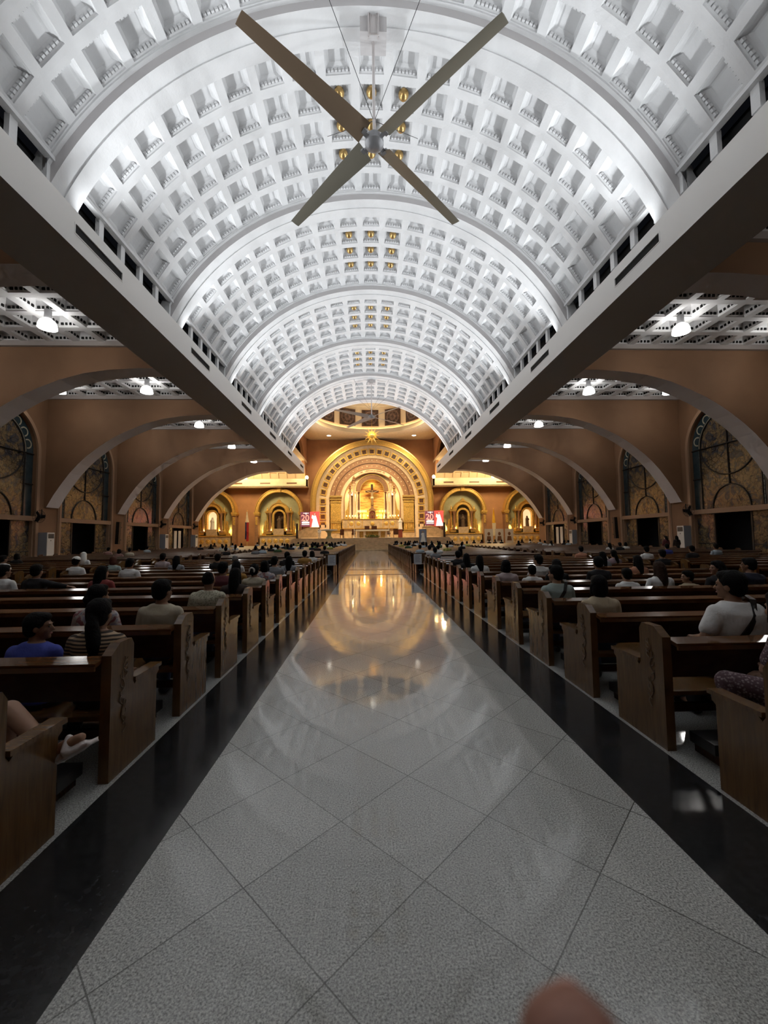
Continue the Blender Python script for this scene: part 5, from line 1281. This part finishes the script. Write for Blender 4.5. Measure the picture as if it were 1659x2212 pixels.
PEOPLE = [
 (-2.6, 3.02, 'short', 'blue', 70, 'boy', 'boy in a blue shirt in the second left pew, face turned right'),
 (-2.17, 3.02, 'ponylong', 'striped', 0, 'woman', 'woman in a brown striped top with long black ponytail beside the left pew end'),
 (-2.82, 4.0, 'clip', 'floral', 25, 'woman', 'woman in a floral blouse with a pale hair clip, left of the beige hooded person'),
 (-2.22, 4.0, 'short', 'beige', 20, 'man', 'short-haired person in a beige hooded jacket leaning on a pew left of the aisle'),
 (-2.16, 4.98, 'thin', 'check', 0, 'man', 'stout person with thinning hair in a cream checked polo by the left aisle'),
 (-2.68, 6.93, 'short', 'maroon', 25, 'man', 'person in a maroon shirt seated ahead of the cream checked polo'),
 (-4.21, 10.84, 'short', 'black', 0, 'man', 'broad person in black seated ahead of the maroon shirt'),
 (-2.16, 5.96, 'long', 'darkbrown', 0, 'woman', 'long-haired person in a dark top, right of the maroon shirt'),
 (-2.16, 6.93, 'scrunchie', 'beige', 0, 'woman', 'woman with a white scrunchie and beige top at the left aisle'),
 (-2.62, 9.87, 'pigtails', 'white', 0, 'girl', 'girl in white with pigtails and a white bow by the left aisle'),
 (-2.78, 7.91, 'long', 'mustard', 0, 'woman', 'long-haired woman in a yellow top, ahead of the white scrunchie'),
 (-2.24, 7.91, 'bob', 'floral', 0, 'woman', 'dark-haired person in a patterned top just ahead of the white scrunchie'),
 (-3.44, 9.87, 'thin', 'white', 0, 'man', 'grey-haired person in a white shirt, right of the broad person in black'),
 (-2.28, 8.89, 'short', 'grey', 0, 'man', 'short-haired person in a grey shirt, left of the girl with pigtails'),
 (-2.6, 11.82, 'short', 'black', 0, 'man', 'person in a black shirt ahead of the girl with pigtails'),
 (-2.16, 9.87, 'long', 'grey', 0, 'woman', 'long-haired person in grey between the pigtailed girl and the mustard shirt'),
 (-2.25, 12.8, 'short', 'mustard', 0, 'man', 'person in a mustard shirt by the left aisle'),
 (-2.16, 13.78, 'bob', 'white', 0, 'woman', 'person in a white top, right of the mustard shirt'),
 (-7.15, 19.87, 'bun', 'black', 0, 'man', 'tall dark-haired person in black beyond the left crossing aisle'),
 (-9.44, 25.87, 'short', 'cream', 0, 'man', 'person in a pale yellow shirt beside the tall dark-haired person in black'),
 (-7.15, 9.87, 'cap', 'white', 0, 'man', 'person in a white cap and white T-shirt in the left pews'),
 (-6.25, 6.93, 'short', 'white', 20, 'man', 'person in a white shirt at the far left beside a person in black'),
 (-5.72, 6.93, 'short', 'black', 0, 'armright', 'person in black with one arm stretched along the pew, at far left'),
 (-4.66, 6.93, 'long', 'red', 15, 'woman', 'long-haired woman in a red top in the left pews'),
 (-5.34, 8.89, 'short', 'white', 0, 'man', 'short-haired person in a white shirt beside the mint top'),
 (-6.89, 10.84, 'auburn', 'mint', 0, 'woman', 'auburn-haired woman in a pale mint top in the left pews'),
 (-9.66, 13.78, 'hood', 'white', -30, 'man', 'person with a white cloth over the head in the left pews'),
 (-14.56, 22.87, 'short', 'pink', 0, 'man', 'person in a pink shirt, left of two seen ahead of the mint top'),
 (-12.18, 19.87, 'bob', 'pink', 0, 'woman', 'person in a pink shirt, right of two seen ahead of the mint top'),
 (-12.26, 20.87, 'short', 'cream', 0, 'man', 'person in a cream shirt, right of the two pink shirts'),
 (-14.08, 25.87, 'short', 'lightblue', 0, 'man', 'person in a white and blue shirt in front of the dark left doorway'),
 (-6.11, 11.82, 'short', 'palepink', 0, 'man', 'short-haired person in a pale pink shirt beside a long-haired person, left pews'),
 (-5.27, 10.84, 'long', 'grey', 0, 'woman', 'long-haired person in grey, right of the pale pink shirt'),
 (-10.52, 11.82, 'short', 'white', 30, 'man', 'person in white at the very left edge in front of the doorway'),
 (-12.61, 14.76, 'bob', 'black', 0, 'woman', 'dark figure in black before the leftmost dark doorway'),
 (2.22, 8.99, 'long', 'white', 0, 'woman', 'woman with long black hair and a white top near the right aisle'),
 (2.16, 7.06, 'bob', 'palepink', 0, 'woman', 'person in a pale top resting an elbow at the right aisle pew end'),
 (2.62, 7.06, 'short', 'white', 0, 'boy', 'boy in a white shirt, left of the person in black, right pews'),
 (3.06, 7.06, 'long', 'black', 0, 'woman', 'long-haired person in black beside the boy in white, right pews'),
 (3.15, 8.03, 'short', 'offwhite', -35, 'man', 'person with a white face mask and white shirt in the right pews'),
 (2.16, 5.13, 'short', 'greystrap', -20, 'man', 'person in a grey shirt with a black shoulder strap by the right aisle'),
 (3.3, 15.74, 'long', 'brown', 0, 'woman', 'tall person with long brown hair beyond the right crossing aisle'),
 (2.16, 9.96, 'long', 'black', 0, 'woman', 'dark long-haired person beside the right aisle, ahead of the white-topped long-haired woman'),
 (2.16, 10.93, 'short', 'black', 0, 'man', 'dark-haired person in black with a pale collar near the right aisle'),
 (2.16, 14.78, 'short', 'grey', 0, 'man', 'grey-shirted person nearest the right aisle beyond the crossing aisle'),
 (2.16, 4.17, 'bob', 'tan', 0, 'woman', 'bob-haired woman in a beige T-shirt in the right pews'),
 (3.81, 7.06, 'short', 'black', 0, 'man', 'dark-haired person in a black shirt ahead of the beige T-shirt'),
 (7.07, 13.81, 'short', 'orange', 0, 'man', 'person in an orange shirt in the right pews'),
 (3.7, 6.1, 'short', 'white', 0, 'boy', 'boy in a white shirt alone in a right pew'),
 (4.21, 6.1, 'longbrown', 'white', 0, 'woman', 'woman with long brown hair and a white top in the right pews'),
 (5.17, 8.03, 'long', 'orange', 0, 'woman', 'long-haired woman in an orange top ahead of the boy in white'),
 (6.45, 10.92, 'ponylong', 'purple', 0, 'woman', 'woman in a mauve top with a black ponytail, right pews'),
 (5.58, 9.96, 'long', 'grey', 0, 'woman', 'long-haired woman in grey beside the mauve top'),
 (8.72, 12.85, 'short', 'white', 0, 'man', 'person in a white shirt ahead of the long brown hair, right pews'),
 (7.11, 9.96, 'short', 'black', 0, 'man', 'person in black with a small bright screen light, right pews'),
 (4.66, 6.1, 'short', 'tan', -60, 'child', 'child leaning sideways against a pew in the right block'),
 (5.14, 6.1, 'long', 'black', -80, 'woman', 'woman in black in profile facing left, right pews'),
 (5.65, 6.1, 'short', 'navy', -30, 'man', 'short-haired person in navy at the right edge of the right pews'),
 (2.71, 3.2, 'short', 'whitestrap', -35, 'manbig', 'large person in a white T-shirt with a black strap across the back'),
 (3.2, 3.2, 'bob', 'tan', -70, 'woman', 'dark-haired woman cut by the right edge beside the white T-shirt'),
 (10.23, 12.85, 'short', 'black', 0, 'man', 'stooped person in black by the right air conditioner'),
 (12.73, 14.78, 'short', 'lightblue', 0, 'man', 'person in a light blue shirt before the dark right doorway'),
 (11.57, 15.74, 'short', 'blue', 30, 'man', 'person in a blue shirt beside the standing pair, right side'),
 (12.33, 20.87, 'long', 'white', 0, 'woman', 'long-haired person in white at the right loudspeaker column'),
 (12.25, 19.87, 'short', 'black', 0, 'man', 'person in black right of the right loudspeaker column'),
 (13.84, 21.87, 'bob', 'white', 0, 'woman', 'person in white just right of the loudspeaker column on the right')]
for (X, Y, hr, sh_, yw, bd, lab) in PEOPLE:
    person(X, Y, hr, sh_, yw, bd, lab, group='people seated in the %s pews' % SIDE[-1 if X < 0 else 1], sleeve='long' if 'jacket' in lab else None)
person(-2.58, 2.04, 'short', 'grey', 0, 'man', 'person cut by the left edge, bare crossed leg and white slide showing', 'crossleg', lower='shorts', shoe='slide', skin=M['skin'], k=.92)
person(2.62, 2.28, 'bob', 'speckle', 0, 'woman', 'person in speckled mauve clothes leaning forward, cut by the right edge', 'leanlap', lower='speckle', sleeve='short', skin=M['skin'], k=.95)
person(18.6, 25.2, 'long', 'maroon', -20, 'woman', 'standing person in dark maroon, left of two by the right air conditioner', 'stand', 'standing pair on the right', sleeve='long')
person(19.15, 25.0, 'long', 'darkbrown', -10, 'woman', 'standing person in dark clothes, right of two by the right air conditioner', 'stand', 'standing pair on the right', sleeve='long')
person(-7.0, 55.2, 'short', 'white', 0, 'man', 'standing person in white robes at the dais, below the left red screen', 'stand', z=DZ, rz=PI, sleeve='long', lower='white')
FAR = [(-12.86, 30.87), (-12.86, 32.87), (-16.34, 42.87), (-11.62, 31.87), (-10.27, 28.87), (-13.15, 38.87), (-9.62, 28.87), (-12.02, 37.87), (-12.22, 43.87), (-6.01, 20.87), (-5.92, 21.87), (-11.35, 43.87), (-6.18, 24.87), (-6.39, 26.87), (-5.34, 22.87), (-7.64, 34.87), (-5.99, 28.87), (-5.55, 27.87), (-7.52, 41.87), (-7.37, 43.87), (-4.45, 29.87), (-4.74, 35.87), (-4.84, 39.87), (-4.81, 43.87), (-3.39, 24.87), (-2.41, 19.87), (-3.14, 31.87), (-3.17, 34.87), (-3.15, 37.87), (-3.23, 42.87), (-2.55, 37.87), (2.61, 41.87), (3.02, 36.87), (4.07, 42.87), (4.44, 39.87), (2.24, 19.87), (4.01, 31.87), (4.23, 28.87), (2.41, 17.87), (5.09, 30.87), (2.97, 18.87), (7.09, 36.87), (8.74, 43.87), (3.96, 21.87), (5.44, 24.87), (7.45, 31.87), (11.12, 43.87), (11.95, 43.87), (12.49, 42.87), (13.12, 42.87), (13.49, 41.87), (11.58, 31.87), (16.41, 43.87), (17.32, 43.87), (15.87, 37.87), (13.26, 30.87), (13.31, 29.87), (15.75, 32.87), (15.6, 31.87), (-3.29, 43.87), (-2.8, 41.87), (-5.08, 28.87), (-4.99, 41.87), (-3.39, 33.87), (-4.39, 30.87), (-3.27, 30.87), (-6.19, 42.87), (-3.99, 26.87), (-2.93, 27.87), (-5.99, 34.87), (-4.37, 38.87), (-5.48, 39.87), (-4.02, 40.87), (-6.63, 30.87), (-6.24, 29.87), (-3.2, 39.87), (-5.78, 35.87), (-4.89, 33.87), (-6.14, 31.87), (5.41, 36.87), (6.64, 29.87), (5.48, 32.87), (5.11, 34.87), (3.51, 28.87), (4.42, 41.87), (2.61, 28.87), (4.09, 30.87), (2.29, 39.87), (5.74, 29.87), (2.4, 27.87), (3.94, 36.87), (4.52, 27.87), (2.7, 43.87), (2.34, 32.87), (6.67, 35.87), (6.32, 38.87), (3.98, 43.87), (2.67, 42.87), (3.45, 33.87)]
fcol = ['black', 'black', 'navy', 'white', 'grey', 'black', 'white', 'darkbrown', 'maroon', 'yellow', 'green', 'black', 'lightblue', 'white', 'darkbrown']
cname = dict(black='black', navy='navy', white='white', grey='grey', darkbrown='dark brown', maroon='maroon', yellow='pale yellow', green='green', lightblue='light blue')
for i, (X, Y) in enumerate(FAR):
    c = fcol[(i*7+i//5) % len(fcol)]; s = -1 if X < 0 else 1
    blk = 'near the aisle' if abs(X) < 7.8 else 'toward the side wall'
    person(X, Y, ('short', 'long', 'bob', 'short', 'bun')[i % 5], c, 0, 'man', 'person in a %s top far ahead, front %s pews %s' % (cname[c], SIDE[s], blk), group='%s tops in the front %s pews %s' % (cname[c], SIDE[s], blk), detail=False)
# photographer's fingertip close to the lens
t = thing('finger', 'out-of-focus pink fingertip at the bottom edge, right of the aisle centre', 'finger', (-.1750, .09, 1.3575))
g = MB(); cap(g, [(0, -.012, -.055), (0, -.006, -.02), (.001, 0, .045), (0, .002, .079)], [.0138, .0135, .013, .0125], 16)
link('fingertip', remesh(g, 'fingertip', .0012, M['fingerskin'], 4), t)
g = MB(); g.sph((.001, .0085, .082), (.0062, .0024, .0085), 12, 8); part('nail', g, M['nail'], t, True)

bpy.data.scenes.remove(TS)
# ------------------------------------------------------------------ lights
COOL = (.93, .97, 1.0)
for k in range(-2, 6):
    for s in (-1, 1):
        lamp('cove_uplight', 'SPOT', (s*8.9, RIB0+BAY*k+RIBT+.6, 10.75), UPW, COOL, .12, (s*1.2, RIB0+BAY*k+RIBT+1.6, 18), 115, 1.0); lamp('cove_uplight', 'SPOT', (s*8.9, RIB0+BAY*(k+1)-.6, 10.75), UPW*.6, COOL, .12, (s*1.2, RIB0+BAY*(k+1)-1.8, 18), 115, 1.0); lamp('rib_uplight', 'SPOT', (s*9.15, RIB0+BAY*k+RIBT+.3, 11.0), STW, COOL, .12, (s*7.0, RIB0+BAY*k+.6, 18), 80, .9)
# warm sanctuary lamps
WARM = (1, .77, .44)
g = MB(); rg = [g.add([(r*math.cos(2*PI*j/48), CY+r*math.sin(2*PI*j/48), zc_+z) for j in range(48)]) for r, z in ((CR+.10, .51), (CR+.10, .54), (CR+.20, .54), (CR+.20, .51))]
for k0, k1 in zip(rg, rg[1:]+rg[:1]):
    for j in range(48):
        if CY+CR*math.sin(2*PI*(j+.5)/48) > YV+.3: g.face(k0+j, k0+(j+1) % 48, k1+(j+1) % 48, k1+j)
link('hidden_dome_glow', g.mesh('added_dome_glow_ring', mat('added_dome_glow', (1, .9, .7), .4, emit=(1, .80, .48), estr=15)))['kind'] = 'structure'  # glowing ring added behind the dome lip to light the dome, unseen from below
lamp('altar_wash', 'SPOT', (0, 49.8, 19.6), 9800, (1, .77, .43), .5, (0, 62, 2.5), 60)
for s in (-1, 1):
    lamp('arch_wash', 'SPOT', (s*6.5, 50.5, 17.5), 1700, (1, .78, .46), .4, (s*5, 62, 7), 80)
    lamp('transept_wash', 'AREA', (s*17, 55.5, 12.5), 900, WARM, 3.0, (s*16, 62, 3))
    for xx in (2.1, 2.9, 3.6): lamp('niche_wash', 'POINT', (cx0+s*xx, 61.45, zb+.25), 65, (1, .78, .34), .1)
    lamp('niche_top', 'POINT', (cx0+s*2.9, 61.5, zb+3.6), 110, (1, .80, .40), .2)
    lamp('panel_wash', 'POINT', (cx0+s*1.25, 61.35, zb+.5), 35, (1, .66, .22), .1)
lamp('panel_top', 'POINT', (cx0, 61.3, zr+.9), 18, (1, .78, .35), .15)
w = bpy.data.worlds.new('night'); sc.world = w; w.use_nodes = True
w.node_tree.nodes['Background'].inputs[0].default_value = (.5, .55, .7, 1); w.node_tree.nodes['Background'].inputs[1].default_value = .004

# ------------------------------------------------------------------ camera
cam = bpy.data.cameras.new('camera'); co = bpy.data.objects.new('camera', cam); COL.objects.link(co); sc.camera = co
Rv, Uv, Wv = Vector((.99931715, -.0351858, -.01127777)), Vector((.0090544, -.06272093, .99799003)), Vector((.03582243, .99741067, .06235951))
co.matrix_world = Matrix(((Rv.x, Uv.x, -Wv.x, -.218), (Rv.y, Uv.y, -Wv.y, 0), (Rv.z, Uv.z, -Wv.z, 1.55), (0, 0, 0, 1)))
cam.sensor_fit = 'VERTICAL'; cam.sensor_height = 24; cam.lens = 24*876.2/2212; cam.clip_start = .01; cam.clip_end = 200
cam.dof.use_dof = True; cam.dof.focus_distance = 9; cam.dof.aperture_fstop = 2.6
sc.view_settings.view_transform = 'Standard'; sc.view_settings.look = 'None'; sc.view_settings.gamma = 1; sc.view_settings.exposure = EXPO
sc.cycles.max_bounces = 5; sc.cycles.diffuse_bounces = 4; sc.cycles.glossy_bounces = 2; sc.cycles.transmission_bounces = 2
sc.cycles.use_adaptive_sampling = True; sc.cycles.adaptive_threshold = .08; sc.cycles.adaptive_min_samples = 10; sc.cycles.use_denoising = True; sc.cycles.caustics_reflective = False; sc.cycles.caustics_refractive = False; sc.cycles.sample_clamp_indirect = 6
